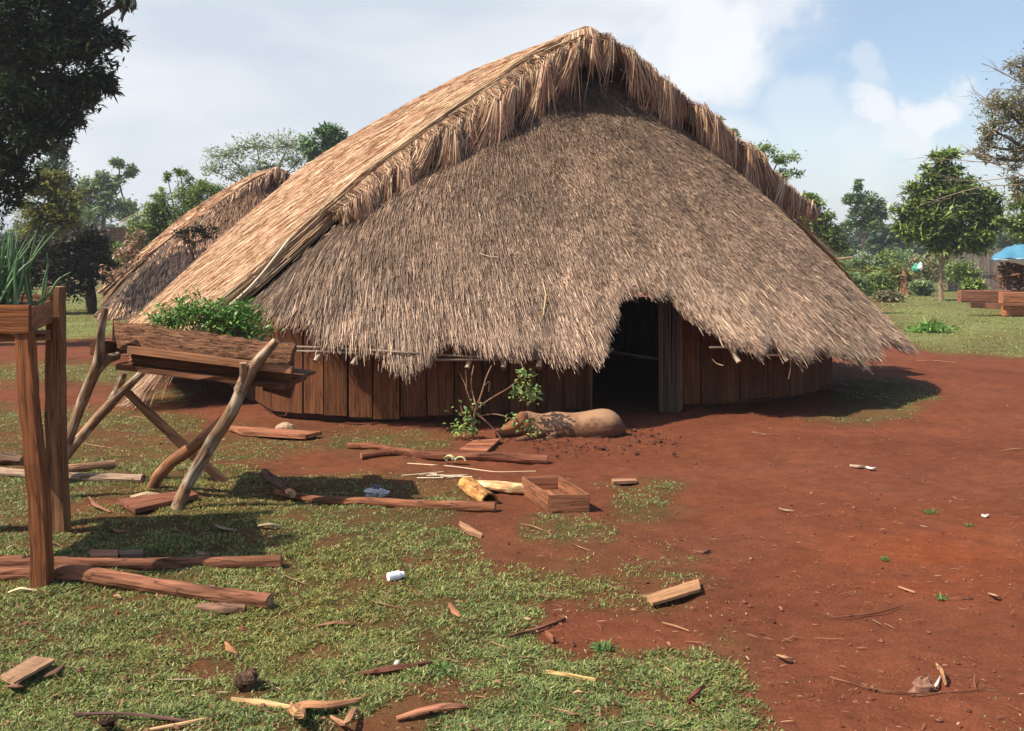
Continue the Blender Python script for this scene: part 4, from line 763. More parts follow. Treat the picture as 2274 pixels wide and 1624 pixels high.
curl('pale broken husk right of the trough shadow', [(574, 1168), (596, 1163), (622, 1170)], .022, (.45, .33, .22), 'dry_husk', 'husk', .03, .01)
curl('dead curled leaf in the shadow under the trough', [(478, 1165), (498, 1172), (520, 1178)], .018, (.20, .12, .09), 'curled_leaf', 'leaf', .02, .006)
curl('rounded dry seed husk at the near edge of the trough shadow', [(438, 1222), (452, 1226), (468, 1228)], .03, (.16, .09, .06), 'seed_husk', 'husk', .03, .022)
m = MB(); q = gp(550, 1512, .03); m.blob(q, (.048, .04, .042), (.15, .085, .055), 14, 10, .25); tag(m.build('coconut_husk', m_bark), 'round brown coconut husk lying in the foreground grass', 'husk')
m = MB(); q = gp(635, 950, .05); m.blob(q, (.095, .06, .055), (.40, .27, .17), 14, 10, .22); tag(m.build('stone', m_rock), 'rounded tan stone at the foot of the hut wall', 'stone')
m = MB(); q = gp(2049, 1527, .02); m.blob(q, (.045, .03, .035), (.25, .13, .085), 10, 8, .35); tag(m.build('stone', m_rock), 'squarish brown stone on bare soil at lower right', 'stone')
curl('white bird feather beside the squarish brown stone', [(2072, 1538), (2080, 1526), (2088, 1512)], .006, (.7, .68, .64), 'feather', 'feather', .012, .003, m_matte)
# white cup
cup = empty('white_cup', 'small white plastic cup lying on its side in the foreground grass', 'cup'); c = gp(862, 1287, .022); e = gp(896, 1281, .022)
m = MB(); m.sweep([c, c*.3+e*.7], [.021, .023], None, (.82, .82, .84), n=20, cap=True); m.build('cup_body', m_matte, cup, smooth=False)
m = MB(); m.sweep([c*.32+e*.68, e], [.0165, .0155], None, (.82, .82, .84), n=20); m.build('cup_neck', m_matte, cup)
# crumpled cloth, wilted leaf, shell scraps
m = MB(); q = gp(838, 1090, .03)
for dx, dy, r in ((-.03, 0, .045), (.035, .0, .04), (.0, .01, .035)): m.blob(q+np.array([dx, dy, 0]), (r*1.3, r, r*.6), (.55, .52, .47), 12, 8, .5, R.uniform(0, 3))
m.blob(q+np.array([-.01, .02, .035]), (.03, .025, .018), (.10, .10, .13), 10, 6, .4); tag(m.build('crumpled_rag', m_matte), 'crumpled grey and white rag in the shadow behind the knobbly middle log', 'rag')
m = MB(); th = np.linspace(0, 4.2, 9); q = gp(998, 1022, .03)
m.sweep([q+np.array([.035*math.cos(a), .01*a, .03*math.sin(a)+.01]) for a in th], .022, .006, (.56, .60, .30), n=8, seg=16, dent=.3); th = th[::-1]; m.sweep([q+np.array([.085+.04*math.cos(a), .01, .028*math.sin(a)]) for a in np.linspace(0, 3.2, 8)], .02, .006, (.60, .62, .32), n=8, seg=14, dent=.3)
tag(m.build('wilted_leaf', m_matte), 'curled pale green wilted leaf in front of the forked log', 'leaf')
m = MB(); q = gp(882, 1482, .03); m.blob(q, (.014, .010, .009), (.7, .62, .52), 10, 8, .5); tag(m.build('shell_scrap', m_matte), 'white shell scrap lying on the dark stick at lower centre', 'shell')
m = MB()
for i in range(9): q = gp(978+R.normal(0, 20), 1058+R.normal(0, 3), .012); a = R.normal(0, .8); d = np.array([math.cos(a), math.sin(a)*.6, .0])*R.uniform(.06, .14); m.sweep([q-d, q+d+np.array([0, 0, .01])], .004, None, (.62, .50, .34), n=5)
tag(m.build('split_cane_pile', m_bam), 'little heap of pale split cane strips behind the middle log', 'cane', kind='stuff')
log('long thin pale cane lying between the forked log and the bark tubes', [(905, 1027), (1000, 1034), (1100, 1042), (1190, 1044)], [.006, .005], (.52, .34, .2), nm='cane', cat='cane', mat=m_bam, n=6)
# a few bigger twigs over the yard, each its own thing
TW = [(560, 1043, 90, -6, 'straight pale cane on the bare strip behind the middle log'), (190, 985, 120, 8, 'pale cane behind the left posts near the trough leg'), (330, 926, 70, 4, 'bent pale cane in the shade left of the hut wall'), (1290, 1215, 40, 18, 'short tan splinter in the bare bay in front of the crate'), (1180, 1170, 50, 10, 'thin pale straw between crate and bark stub'), (1500, 1390, 60, 20, 'pale straw below the lone plank, pointing at it'), (1110, 1435, 45, 30, 'short pale splinter left of the triangular bark chip'), (870, 1345, 90, 12, 'long thin straw running right below the white cup'), (1260, 1585, 70, 12, 'orange split stick at the bottom edge right of centre'), (2250, 1000, 60, -5, 'dark twig lying at the right edge of the yard'), (1700, 965, 60, 6, 'pale straw in front of the hut shadow'), (1990, 868, 70, -14, 'forked dry twig at the tip of the hut shadow'), (2080, 800, 90, 3, 'long pale cane along the edge of the far grass'), (640, 1275, 80, 25, 'thin straw right of the angled log end'), (110, 1200, 70, 30, 'pale straw at the foot of the back planter post')]
for x, y, L, dg, lab in TW:
    dy = math.sin(math.radians(dg))*L*.5; curl(lab, [(x-L/2, y-dy), (x, y-R.uniform(-2, 2)), (x+L/2, y+dy)], .0032*max(1, 1.6*F/(y-HY)/6), np.array((.42, .24, .13))*R.uniform(.6, 1.0), 'straw_stalk' if 'straw' in lab else 'twig', 'straw' if 'straw' in lab else 'twig', .005, .003)

# ---------------------------------------------------------------- the pig
def pig():
    o0 = gp(1245, 968); st = [(1102, 958, 7, .026), (1108, 957, 11, .038), (1120, 952, 14, .045), (1134, 946, 18, .065), (1150, 941, 24, .09), (1168, 938, 30, .115), (1185, 941, 28, .11), (1203, 945, 27, .12), (1232, 943, 33, .17), (1268, 947, 31, .185), (1303, 945, 34, .195), (1335, 941, 37, .19), (1358, 941, 34, .17), (1374, 944, 25, .12), (1383, 947, 15, .07), (1386, 949, 5, .03)]
    D = o0[1]+.05; m = MB(); n = 22; V = []
    xs = np.linspace(0, len(st)-1, 46); A = np.array(st, float); B = np.stack([np.interp(xs, range(len(st)), A[:, k]) for k in range(4)], 1)
    for _ in range(2): B[1:-1] = .25*B[:-2]+.5*B[1:-1]+.25*B[2:]
    for x, y, hh, hw in B:
        c = P(x, y, D); s = D/F; dy = -.10*max(0, (1180-x)/80)
        for k in range(n):
            a = 2*math.pi*k/n; cz = math.cos(a); sx = math.sin(a); V.append((c[0]-o0[0], c[1]+dy-o0[1]+sx*hw*(1+.12*(cz < 0)*abs(cz)), c[2]-o0[2]+cz*hh*s))
    ns = len(B); m.add(V, [(i*n+j, i*n+(j+1) % n, (i+1)*n+(j+1) % n, (i+1)*n+j) for i in range(ns-1) for j in range(n)]+[tuple(range(n))[::-1], tuple(range((ns-1)*n, ns*n))], (.5, .3, .2))
    def L(x, y, dD): return P(x, y, D+dD)-o0
    # snout disc, ears, cheeks, folded legs, tail
    m.sweep([L(1100, 958, -.10), L(1106, 958, -.10)], [.031, .034], None, (.5, .3, .2), n=14, seg=3)
    for sg in (-1, 1):
        m.sweep([L(1172, 921, -.10+sg*.085), L(1160, 922, -.10+sg*.13), L(1148, 934, -.10+sg*.15), L(1141, 949, -.10+sg*.15)], [.040, .056, .042, .010], [.013, .013, .010, .006], (.5, .3, .2), up=(0, sg, .2), n=10, seg=10)
    m.sweep([L(1205, 955, -.10), L(1185, 968, -.20), L(1160, 973, -.24), L(1146, 975, -.25)], [.065, .042, .028, .024], None, (.5, .3, .2), n=12, seg=12)
    m.sweep([L(1220, 955, -.10), L(1232, 970, -.20), L(1205, 977, -.25), L(1190, 978, -.26)], [.06, .040, .026, .022], None, (.5, .3, .2), n=12, seg=12)
    m.sweep([L(1352, 956, -.06), L(1335, 968, -.13), L(1310, 976, -.17), L(1290, 979, -.19)], [.07, .05, .026, .020], None, (.5, .3, .2), n=14, seg=14)
    m.sweep([L(1384, 940, -.02), L(1389, 948, -.04), L(1388, 962, -.05), L(1391, 970, -.05)], [.012, .010, .008, .006], None, (.5, .3, .2), n=8, seg=10)
    mt, t, b = new_mat('pig_hide'); nn = t.nodes.new; l = t.links.new
    tcn = nn('ShaderNodeTexCoord'); sp = nn('ShaderNodeSeparateXYZ'); l(tcn.outputs['Object'], sp.inputs[0])
    def nz(s, d=5):
        a = nn('ShaderNodeTexNoise'); a.inputs['Scale'].default_value = s; a.inputs['Detail'].default_value = d; a.inputs['Roughness'].default_value = .6; l(tcn.outputs['Object'], a.inputs['Vector']); return a.outputs[0]
    def mth(op, a, c, cl=False):
        q = nn('ShaderNodeMath'); q.operation = op; q.use_clamp = cl
        for i, s_ in enumerate((a, c)):
            if isinstance(s_, (int, float)): q.inputs[i].default_value = s_
            else: l(s_, q.inputs[i])
        return q.outputs[0]
    def mix(f, a, c):
        q = nn('ShaderNodeMix'); q.data_type = 'RGBA'; l(f, q.inputs[0])
        for i, s_ in ((6, a), (7, c)):
            if isinstance(s_, tuple): q.inputs[i].default_value = (*s_, 1)
            else: l(s_, q.inputs[i])
        return q.outputs[2]
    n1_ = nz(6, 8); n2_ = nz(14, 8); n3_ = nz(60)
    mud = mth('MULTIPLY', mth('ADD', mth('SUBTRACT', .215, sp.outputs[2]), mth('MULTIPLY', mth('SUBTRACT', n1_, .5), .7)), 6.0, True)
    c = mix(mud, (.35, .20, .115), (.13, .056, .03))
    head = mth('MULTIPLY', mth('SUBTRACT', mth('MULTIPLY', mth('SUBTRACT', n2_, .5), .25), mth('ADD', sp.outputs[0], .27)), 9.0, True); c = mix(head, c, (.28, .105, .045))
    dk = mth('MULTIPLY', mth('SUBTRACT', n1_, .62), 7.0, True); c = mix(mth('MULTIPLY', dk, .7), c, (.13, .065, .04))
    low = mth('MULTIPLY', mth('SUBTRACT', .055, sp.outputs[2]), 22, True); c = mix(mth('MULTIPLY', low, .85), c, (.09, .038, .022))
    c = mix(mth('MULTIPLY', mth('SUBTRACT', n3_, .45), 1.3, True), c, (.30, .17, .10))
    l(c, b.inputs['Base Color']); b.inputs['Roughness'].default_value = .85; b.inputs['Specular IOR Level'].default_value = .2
    bp = nn('ShaderNodeBump'); bp.inputs['Strength'].default_value = .5; bp.inputs['Distance'].default_value = .012; l(n3_, bp.inputs['Height']); l(bp.outputs[0], b.inputs['Normal'])
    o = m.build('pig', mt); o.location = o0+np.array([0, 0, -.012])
    rm = o.modifiers.new('merge', 'REMESH'); rm.mode = 'VOXEL'; rm.voxel_size = .008; rm.use_smooth_shade = True; sm = o.modifiers.new('smooth', 'SMOOTH'); sm.iterations = 4; sm.factor = .5
    tag(o, 'muddy tan pig asleep on its belly on churned soil beside the hut doorway', 'pig')
    e = MB(); e.blob(L(1139, 941, -.10-.062), (.011, .008, .008), (.01, .008, .007), 10, 8, 0); eo = e.build('eye', m_leaf, o)
pig()
# half bare shrub next to the pig
sh = empty('shrub', 'half-bare shrub with twiggy stems and a few pale green leaf clusters, growing by the pig', 'shrub'); DS = 9.22; m = MB(); SC = (.26, .15, .095)
for pl, r in (([(1050, 975), (1052, 930), (1056, 905)], .014), ([(1056, 908), (1070, 875), (1078, 840), (1092, 812)], .010), ([(1058, 905), (1048, 870), (1046, 840), (1052, 812)], .008), ([(1052, 905), (1040, 880), (1032, 850), (1020, 828)], .006), ([(1054, 912), (1085, 888), (1130, 862)], .009), ([(1130, 862), (1150, 845), (1164, 815)], .005), ([(1054, 915), (1090, 945), (1112, 972), (1118, 985)], .009), ([(1062, 925), (1095, 918), (1125, 925), (1165, 945)], .007), ([(1073, 858), (1088, 845), (1085, 870)], .005), ([(1035, 866), (1036, 845), (1034, 822)], .005), ([(1050, 960), (1030, 925), (1022, 900)], .005)):
    m.sweep([P(x, y, DS+R.normal(0, .03)) for x, y in pl], [r]+[r*.7]*(len(pl)-2)+[r*.5], None, SC, n=7, seg=10, dent=.2, cap=False)
m.build('stems', m_trunk, sh)
lp = []; LCc = []
for cx, cy, sx, sy, k in ((1168, 862, 14, 18, 75), (1160, 825, 7, 8, 26), (1190, 870, 10, 10, 26), (1145, 868, 8, 10, 22), (1035, 930, 14, 14, 60), (1022, 952, 16, 10, 50), (1048, 945, 9, 12, 36), (1180, 950, 10, 9, 22), (1186, 962, 7, 6, 10), (1132, 925, 8, 7, 16), (1060, 900, 6, 6, 8)):
    lp.append(np.array([P(x, y, DS-.02+R.normal(0, .07)) for x, y in zip(R.normal(cx, sx, k), R.normal(cy, sy, k))]))
pos = np.concatenate(lp); pos[:, 2] = np.maximum(pos[:, 2], .03); a = leaves(pos, .052, .030, [(.22, .34, .09), (.15, .26, .09), (.30, .42, .13), (.12, .21, .07), (.42, .48, .12)], .9, .0); ribbons(*a, 'leaves', m_leaf, sh)

# ---------------------------------------------------------------- far things on the right
def Gd(x, D): return np.array(((x-CX)/F*D, D, 0.))
ts = [('beam', 2135, 2330, 645, 672, 30.0, .30, (.24, .105, .065), 'dark red squared timber beam on top of the stack at the right edge, its end left-most'),
      ('beam', 2228, 2380, 649, 673, 29.3, .30, (.36, .145, .075), 'brighter orange squared beam lying in front of the dark top beam'),
      ('beam', 2186, 2330, 673, 686, 29.9, .3, (.30, .14, .09), 'thin plank wedged under the dark top beam'),
      ('beam', 2234, 2380, 680, 702, 29.5, .3, (.38, .14, .065), 'lowest orange beam of the timber stack, resting on the grass'),
      ('beam', 2158, 2188, 672, 684, 29.6, .12, (.12, .055, .035), 'small dark block propping the left end of the top beam')]
for nm, xa, xb, ya, yb, D, dp, col, lab in ts:
    zt, zb = P(xa, ya, D)[2], P(xa, yb, D)[2]; m = MB(); m.beam(((xa-CX)/F*D, D+dp/2, (zt+zb)/2), ((xb-CX)/F*D, D+dp/2, (zt+zb)/2), dp, zt-zb, col, up=(0, 0, 1), seg=6, jit=.015)
    tag(m.build('timber_beam', m_wood), lab, 'timber', 'stacked timber at the right edge')
m = MB(); m.beam(((2215-CX)/F*31, 31.4, 0.0), ((2215-CX)/F*31, 31.4, 1.0), .2, .2, (.2, .1, .06), seg=4); 
wp = empty('brushwood_pile', 'pile of dark brown brushwood on the timber, under a blue tarpaulin', 'woodpile'); m = MB()
for i in range(150):
    c = P(R.uniform(2225, 2350), R.uniform(592, 640), 30.4+R.uniform(-.5, .6)); d = nrm(R.normal(0, 1, 3)*np.array([1, .6, .45]))*R.uniform(.15, .45); m.sweep([c-d, c+d], R.uniform(.012, .035), None, np.array((.17, .085, .05))*R.uniform(.5, 1.4), n=5, seg=3, dent=.2)
m.build('sticks', m_log, wp)
m = MB()
m.beam(Gd(2238, 30.2), P(2238, 560, 30.2), .1, .1, (.15, .08, .05), seg=4)
m.build('prop_post', m_wood, wp)
tp = empty('blue_tarpaulin', 'faded blue tarpaulin domed over the brushwood pile at the right edge', 'tarpaulin')
V = []; nu, nv = 26, 12
for j in range(nv+1):
    for i in range(nu+1):
        u_ = i/nu; v_ = j/nv; x = 2203+190*u_; sg = math.sin(math.pi*.5*min(1, u_*1.7))**.8; yt = 577-(37*sg+3*math.sin(u_*9))*math.sin(math.pi*.5*min(1, v_*1.7))
        V.append(P(x, yt+2.0*math.sin(u_*23+v_*7)+1.5*math.sin(u_*11-v_*15), 29.6+1.9*v_)+np.array([0, .06*R.random(), .05*R.random()]))
m = MB(); m.add(V, [(j*(nu+1)+i, j*(nu+1)+i+1, (j+1)*(nu+1)+i+1, (j+1)*(nu+1)+i) for j in range(nv) for i in range(nu)], (.085, .25, .38)); o = m.build('sheet', m_matte, tp, smooth=True); o.modifiers.new('t', 'SOLIDIFY').thickness = .02
V = []
for j in range(4):
    for i in range(nu+1): u_ = i/nu; x = 2208+(180-0)*u_+j*4; V.append(P(x, 574+j*7*min(1, .3+u_)+4*u_+2*math.sin(u_*14+j), 29.65+.03*j))
m = MB(); m.add(V, [(j*(nu+1)+i, j*(nu+1)+i+1, (j+1)*(nu+1)+i+1, (j+1)*(nu+1)+i) for j in range(3) for i in range(nu)], (.62, .62, .60)); o = m.build('hanging_edge', m_matte, tp, smooth=True); o.modifiers.new('t', 'SOLIDIFY').thickness = .02
fe = empty('plank_fence', 'grey upright plank fence behind the round-crowned tree', 'fence'); m = None
fx = np.arange(2108, 2300, 7.2)
for i, x in enumerate(fx):
    D = 56; b = Gd(x, D); m = MB(); h = CH-(np.interp(x, [2108, 2300], [562, 548])-HY)/F*D+R.uniform(-.05, .06); m.beam((b[0], D+R.uniform(-.02, .02), 0), (b[0], D, h), 6.5/F*D, .04, np.array((.25, .19, .16))*R.uniform(.7, 1.15), up=(0, 1, 0), seg=3); m.build('fence_plank', m_wood, fe)
m = MB(); m.beam((fx[0]/F*56-CX/F*56, 55.9, 1.0), ((fx[-1]-CX)/F*56, 55.9, 1.0), .06, .04, (.2, .14, .1)); m.build('fence_rail', m_wood, fe)
m = MB(); b = Gd(2008, 48.6); m.sweep([b, b+np.array([.02, 0, .35]), b+np.array([-.03, 0, .8]), b+np.array([.02, 0, 1.2])], [.26, .19, .17, .07], None, (.30, .135, .08), n=12, seg=12, dent=.3, capcol=(.35, .2, .12)); tag(m.build('tree_stump', m_bark), 'tall reddish broken tree stump standing on the grass left of the round-crowned tree', 'stump')
m = MB(); m.sweep([P(1850, 577, 40), P(1893, 572, 40)], .05, None, (.42, .28, .18), seg=6); m.sweep([Gd(1862, 40), P(1862, 577, 40)], .04, None, (.3, .2, .13)); rl = m.build('pole_rail', m_log); tag(rl, 'pale horizontal pole on a short stake, just right of the hut roof', 'rail')
sl = empty('small_shelter', 'tiny brown thatched shelter on thin poles behind the round-crowned tree', 'shelter')
m = MB(); c = P(2086, 548, 62); k = 12
m.add([c]+[c+np.array([.72*math.cos(a), .72*math.sin(a), -.72]) for a in np.linspace(0, 2*math.pi, k, endpoint=False)], [(0, 1+i, 1+(i+1) % k) for i in range(k)], (.34, .21, .13)); m.build('roof', m_core, sl)
for q in (-.5, .5):
    m = MB(); m.sweep([(c[0]+q, 62, 0), (c[0]+q, 62, c[2]-.5)], .07, None, (.22, .14, .1)); m.build('post', m_log, sl)
m = MB(); m.blob(P(2036, 594, 50), (.22, .15, .2), (.10, .42, .30), 10, 8, .5); tag(m.build('plastic_bag', m_matte), 'green plastic bag caught in the bushes right of the stump', 'bag')
m = MB(); m.blob(P(2044, 592, 49.8), (.10, .08, .18), (.75, .78, .78), 10, 8, .5); tag(m.build('plastic_bag', m_matte), 'white plastic bag hanging against the green one', 'bag')
# left: bench, far house
be = empty('wooden_bench', 'low wooden bench in the shade under the dark trees at far left', 'bench')
m = MB(); m.beam(P(120, 648, 33), P(205, 650, 33), .35, .06, (.40, .26, .16)); m.build('seat', m_wood, be)
for x in (135, 195): m = MB(); m.beam(Gd(x, 33), P(x, 652, 33), .1, .1, (.25, .16, .1)); m.build('leg', m_wood, be)
fh = empty('distant_house', 'distant low house with a pale roof edge, half hidden by trees at left', 'house'); D = 46
m = MB(); m.add([P(262, 500, D), P(270, 488, D), P(345, 456, D+1), P(350, 466, D+1)], [(0, 1, 2, 3)], (.16, .12, .09)); o = m.build('roof', m_core, fh); o.modifiers.new('t', 'SOLIDIFY').thickness = .25
m = MB(); m.beam(P(266, 501, D-.4), P(330, 463, D-.3), .1, .12, (.7, .68, .66)); m.build('roof_edge', m_matte, fh)
m = MB(); WALLC = (.07, .045, .03); m.beam(Gd(285, D+.5), P(285, 505, D+.5), 2.2, .2, WALLC, up=(0, 1, 0), seg=3); m.beam(Gd(400, D+2), P(400, 495, D+2), 2.8, .2, WALLC, up=(0, 1, 0), seg=3); m.build('wall', m_wood, fh)

# ---------------------------------------------------------------- trees and bushes
DK = [(.018, .032, .012), (.028, .048, .016), (.014, .024, .010), (.05, .07, .02)]
OL = [(.10, .115, .022), (.14, .15, .03), (.055, .07, .018), (.17, .14, .04)]
GN = [(.085, .12, .03), (.13, .175, .045), (.055, .08, .024), (.19, .24, .065)]
PL = [(.12, .17, .07), (.15, .20, .09), (.09, .13, .055)]
DRY = [(.12, .11, .055), (.16, .14, .08), (.09, .11, .04), (.20, .16, .10)]
tree('broadleaf_tree', 'very large dark broadleaf tree towering over the upper left corner', 'tree', None, 19, [(-190, 760), (-170, 500), (-120, 300), (-40, 150)],
     [(50, 20, 150, 70, 60), (170, 40, 75, 60, 30), (222, 88, 50, 30, 16), (275, 5, 18, 10, 3), (110, 120, 120, 70, 50), (190, 185, 60, 26, 18), (245, 190, 25, 16, 6), (150, 235, 60, 38, 22), (60, 230, 110, 70, 46), (70, 310, 85, 45, 26), (120, 270, 45, 36, 12), (20, 380, 60, 80, 30), (-120, 80, 150, 160, 70), (-120, 300, 120, 140, 50), (30, -80, 200, 60, 40), (-60, 480, 60, 80, 20)], (.19, .06), DK, per=70, rt=.35, twigs=.15, bark=(.07, .05, .04), tight=.19)
pd = bpy.data.objects['broadleaf_tree']
for x, y in ((271, 40), (277, 10), (296, 15), (300, 12), (292, 18)):
    m = MB(); t0 = P(x, y-22, 18); c = P(x, y, 18); m.sweep([t0, c+np.array([0, 0, .07]), c, c-np.array([0, 0, .09])], [.006, .02, .034, .004], None, (.04, .05, .025), n=8, seg=8); m.build('seed_pod', m_leaf, pd)
tree('conical_tree', 'narrow dark conical tree rising behind the olive-leaved tree', 'tree', None, 40, [(125, 660), (125, 420)], [(125, 338, 22, 30, 18), (122, 380, 34, 40, 30), (128, 420, 36, 35, 20)], (.2, .09), [(.03, .055, .03), (.045, .07, .035)], per=60, rt=.12, tight=.25)
tree('olive_leaved_tree', 'bushy tree with yellow-olive leaves lit by the sun at left', 'tree', None, 33, [(120, 680), (118, 540)], [(110, 415, 45, 35, 22), (140, 460, 52, 40, 28), (75, 480, 60, 50, 28), (120, 510, 75, 40, 24)], (.2, .08), OL, per=60, rt=.14, tight=.22)
tree('dark_bush', 'big dark brown-green bush, widest of the shaded mass below the olive-leaved tree', 'bush', None, 31, [(205, 690), (200, 600)], [(190, 540, 62, 45, 40), (110, 580, 90, 60, 50), (205, 600, 45, 35, 26), (20, 600, 90, 80, 50), (170, 640, 60, 16, 12)], (.2, .08), [(.02, .022, .012), (.03, .03, .014), (.055, .045, .025)], per=60, rt=.16, tight=.22, bark=(.05, .035, .03))
tree('dry_leaf_bush', 'small bush with pinkish-brown dry leaves against the smaller longhouse roof', 'bush', None, 30, [(285, 660), (280, 590)], [(280, 570, 25, 30, 12), (305, 530, 18, 20, 7), (255, 610, 25, 20, 7)], (.14, .07), [(.22, .13, .09), (.30, .18, .13), (.08, .07, .03)], per=30, rt=.05, tight=.3)
tree('hazy_tree', 'pale green distant tree with a leaning top tuft, left of the far house', 'tree', None, 78, [(230, 600), (228, 480), (262, 400)], [(195, 425, 32, 30, 20), (240, 410, 35, 28, 22), (225, 460, 50, 40, 26), (266, 362, 15, 13, 8), (288, 382, 14, 9, 6), (180, 470, 35, 45, 20), (285, 470, 30, 25, 12)], (.42, .2), PL, per=60, rt=.22, tight=.2)
tree('feathery_tree', 'bushy green tree with feathery sprigs on top, behind the smaller longhouse', 'tree', None, 42, [(410, 640), (415, 500)], [(430, 425, 42, 30, 26), (395, 470, 50, 40, 30), (450, 470, 45, 35, 26), (370, 520, 40, 40, 24), (400, 385, 16, 12, 5), (372, 395, 12, 8, 3), (420, 545, 70, 40, 24), (355, 430, 18, 12, 4), (330, 510, 40, 40, 36), (290, 560, 40, 40, 34), (350, 470, 34, 30, 26), (480, 430, 34, 26, 20)], (.22, .06), GN, per=60, rt=.13, tight=.22)
tree('airy_tree', 'open thin-leaved tree with fine spreading branches behind the longhouse ridge', 'tree', None, 62, [(640, 640), (620, 470), (600, 420)], [(505, 345, 50, 28, 34), (570, 325, 60, 28, 44), (640, 325, 55, 32, 44), (470, 375, 35, 20, 18), (600, 370, 70, 28, 40), (530, 385, 50, 22, 26), (660, 360, 30, 25, 18)], (.26, .10), [(.13, .18, .08), (.17, .21, .11), (.10, .13, .06)], per=15, rt=.22, twigs=.8, tight=.22, bark=(.20, .17, .15))
tree('round_topped_tree', 'fresh green tree top peeping over the left roof slope', 'tree', None, 56, [(730, 640), (728, 360)], [(730, 300, 36, 22, 24), (700, 330, 34, 24, 20), (745, 325, 30, 24, 16), (712, 360, 30, 24, 14)], (.28, .14), [(.06, .12, .04), (.09, .16, .05), (.04, .08, .03)], per=60, rt=.2, tight=.22)
tree('sapling', 'thin dark-leaved sapling between the two longhouses', 'sapling', None, 21, [(446, 705), (440, 600), (420, 545)], [(405, 520, 20, 9, 9), (440, 515, 20, 9, 11), (462, 522, 14, 9, 6), (425, 535, 16, 8, 6), (475, 508, 10, 5, 3)], (.10, .05), [(.03, .04, .02), (.05, .06, .025), (.12, .09, .05)], per=15, rt=.022, twigs=.5, bark=(.08, .05, .045), tight=.35)
tree('shade_tree', 'tree outside the left edge whose crown shades the smaller longhouse', 'tree', None, 26, [(-260, 760), (-260, 300)], [(-75, 130, 110, 55, 70)], (.34, .16), DK, per=70, rt=.25, tight=.3)
tree('tiered_tree', 'bright green tree with flat leaf tiers just behind the right roof slope', 'tree', None, 30, [(1720, 640), (1700, 450), (1705, 380)], [(1695, 335, 34, 13, 12), (1735, 350, 36, 12, 12), (1680, 362, 30, 12, 9), (1745, 385, 34, 9, 9), (1715, 395, 30, 12, 9), (1590, 264, 14, 6, 3), (1630, 294, 10, 10, 3), (1700, 420, 24, 10, 5)], (.13, .06), [(.12, .17, .045), (.17, .24, .07), (.07, .11, .03)], per=34, rt=.08, twigs=.5, tight=.3)
tree('lobed_tree', 'mid-green tree with lobed crown hugging the right roof slope', 'tree', None, 48, [(1810, 640), (1808, 500)], [(1800, 448, 26, 18, 16), (1815, 480, 36, 26, 26), (1775, 475, 24, 30, 14), (1830, 520, 34, 26, 20), (1790, 520, 34, 34, 18), (1850, 550, 28, 20, 12)], (.24, .12), GN, per=60, rt=.13, tight=.24)
tree('slender_tree', 'slender pale-trunked tree standing alone in the middle distance', 'tree', None, 74, [(1914, 640), (1917, 560), (1922, 490)], [(1905, 412, 9, 12, 5), (1900, 440, 26, 11, 10), (1885, 446, 16, 9, 5), (1928, 455, 30, 20, 18), (1950, 478, 24, 20, 14), (1910, 480, 26, 20, 14), (1890, 500, 22, 14, 8), (1935, 500, 30, 14, 9)], (.34, .17), [(.08, .13, .05), (.11, .16, .07), (.055, .09, .035)], per=50, rt=.075, tight=.26, bark=(.30, .21, .16))
tree('mango_tree', 'round-crowned glossy green tree with bare trunk on the right-hand grass', 'tree', None, 41, [(2090, 664), (2088, 610), (2096, 560), (2104, 510)], [(2095, 345, 28, 20, 14), (2085, 385, 40, 26, 24), (2060, 430, 45, 30, 30), (2125, 420, 50, 34, 34), (2180, 450, 40, 30, 26), (2030, 475, 42, 32, 28), (2105, 480, 66, 44, 44), (2185, 500, 44, 34, 26), (2020, 515, 34, 24, 16), (2110, 548, 46, 22, 22), (2165, 545, 40, 20, 16), (2205, 475, 30, 30, 18), (2035, 505, 44, 30, 24), (2150, 530, 56, 26, 28), (2080, 520, 44, 30, 24)], (.32, .10), [(.075, .10, .022), (.11, .15, .035), (.17, .22, .05), (.035, .05, .016)], per=44, rt=.10, twigs=.25, tight=.2, bark=(.30, .2, .14))
def bare(nm, par, rows, D, col=(.36, .27, .2)):
    m = MB()
    for a, b, r in rows:
        p, q = P(*a, D), P(*b, D); mid = (p+q)/2+np.array([0, 0, R.normal(0, .04)])*np.linalg.norm(q-p); m.sweep([p, mid, q], [r, r*.7, r*.3], None, col, n=5, seg=8)
        for k in range(9):
            f = R.uniform(.25, 1); s0 = p+(q-p)*f; e = s0+nrm(q-p)*R.uniform(.2, .5)+R.normal(0, .22, 3)*np.array([1, .6, 1]); m.sweep([s0, (s0+e)/2+R.normal(0, .03, 3), e], [r*.3, r*.2, r*.1], None, col, n=4, cap=False)
    m.build(nm, m_trunk, par)
dt = tree('half_dry_tree', 'big half-dry tree with grey-brown leaves leaning in from the right edge', 'tree', None, 27, [(2420, 700), (2400, 480), (2350, 330)], [(2270, 150, 34, 40, 22), (2230, 235, 50, 40, 34), (2280, 270, 60, 60, 44), (2205, 290, 36, 26, 18), (2190, 325, 28, 20, 10), (2255, 350, 40, 30, 20), (2262, 410, 26, 40, 18), (2330, 200, 70, 120, 70), (2180, 345, 30, 14, 6)], (.13, .045), DRY, per=40, rt=.2, twigs=.5, bark=(.24, .18, .14), tight=.24)
bare('bare_branch', dt, [((2290, 410), (2060, 450), .018), ((2290, 370), (2040, 350), .015), ((2300, 400), (2130, 320), .015), ((2270, 390), (2100, 400), .015), ((2230, 260), (2160, 200), .02), ((2260, 180), (2180, 140), .018)], 26.8)
tree('leafy_tree', 'fresh green low tree at the right edge under the half-dry one', 'tree', None, 36, [(2330, 680), (2310, 520)], [(2262, 455, 26, 24, 14), (2240, 500, 24, 20, 10), (2275, 510, 34, 40, 24)], (.22, .08), GN, per=46, rt=.12, tight=.24)
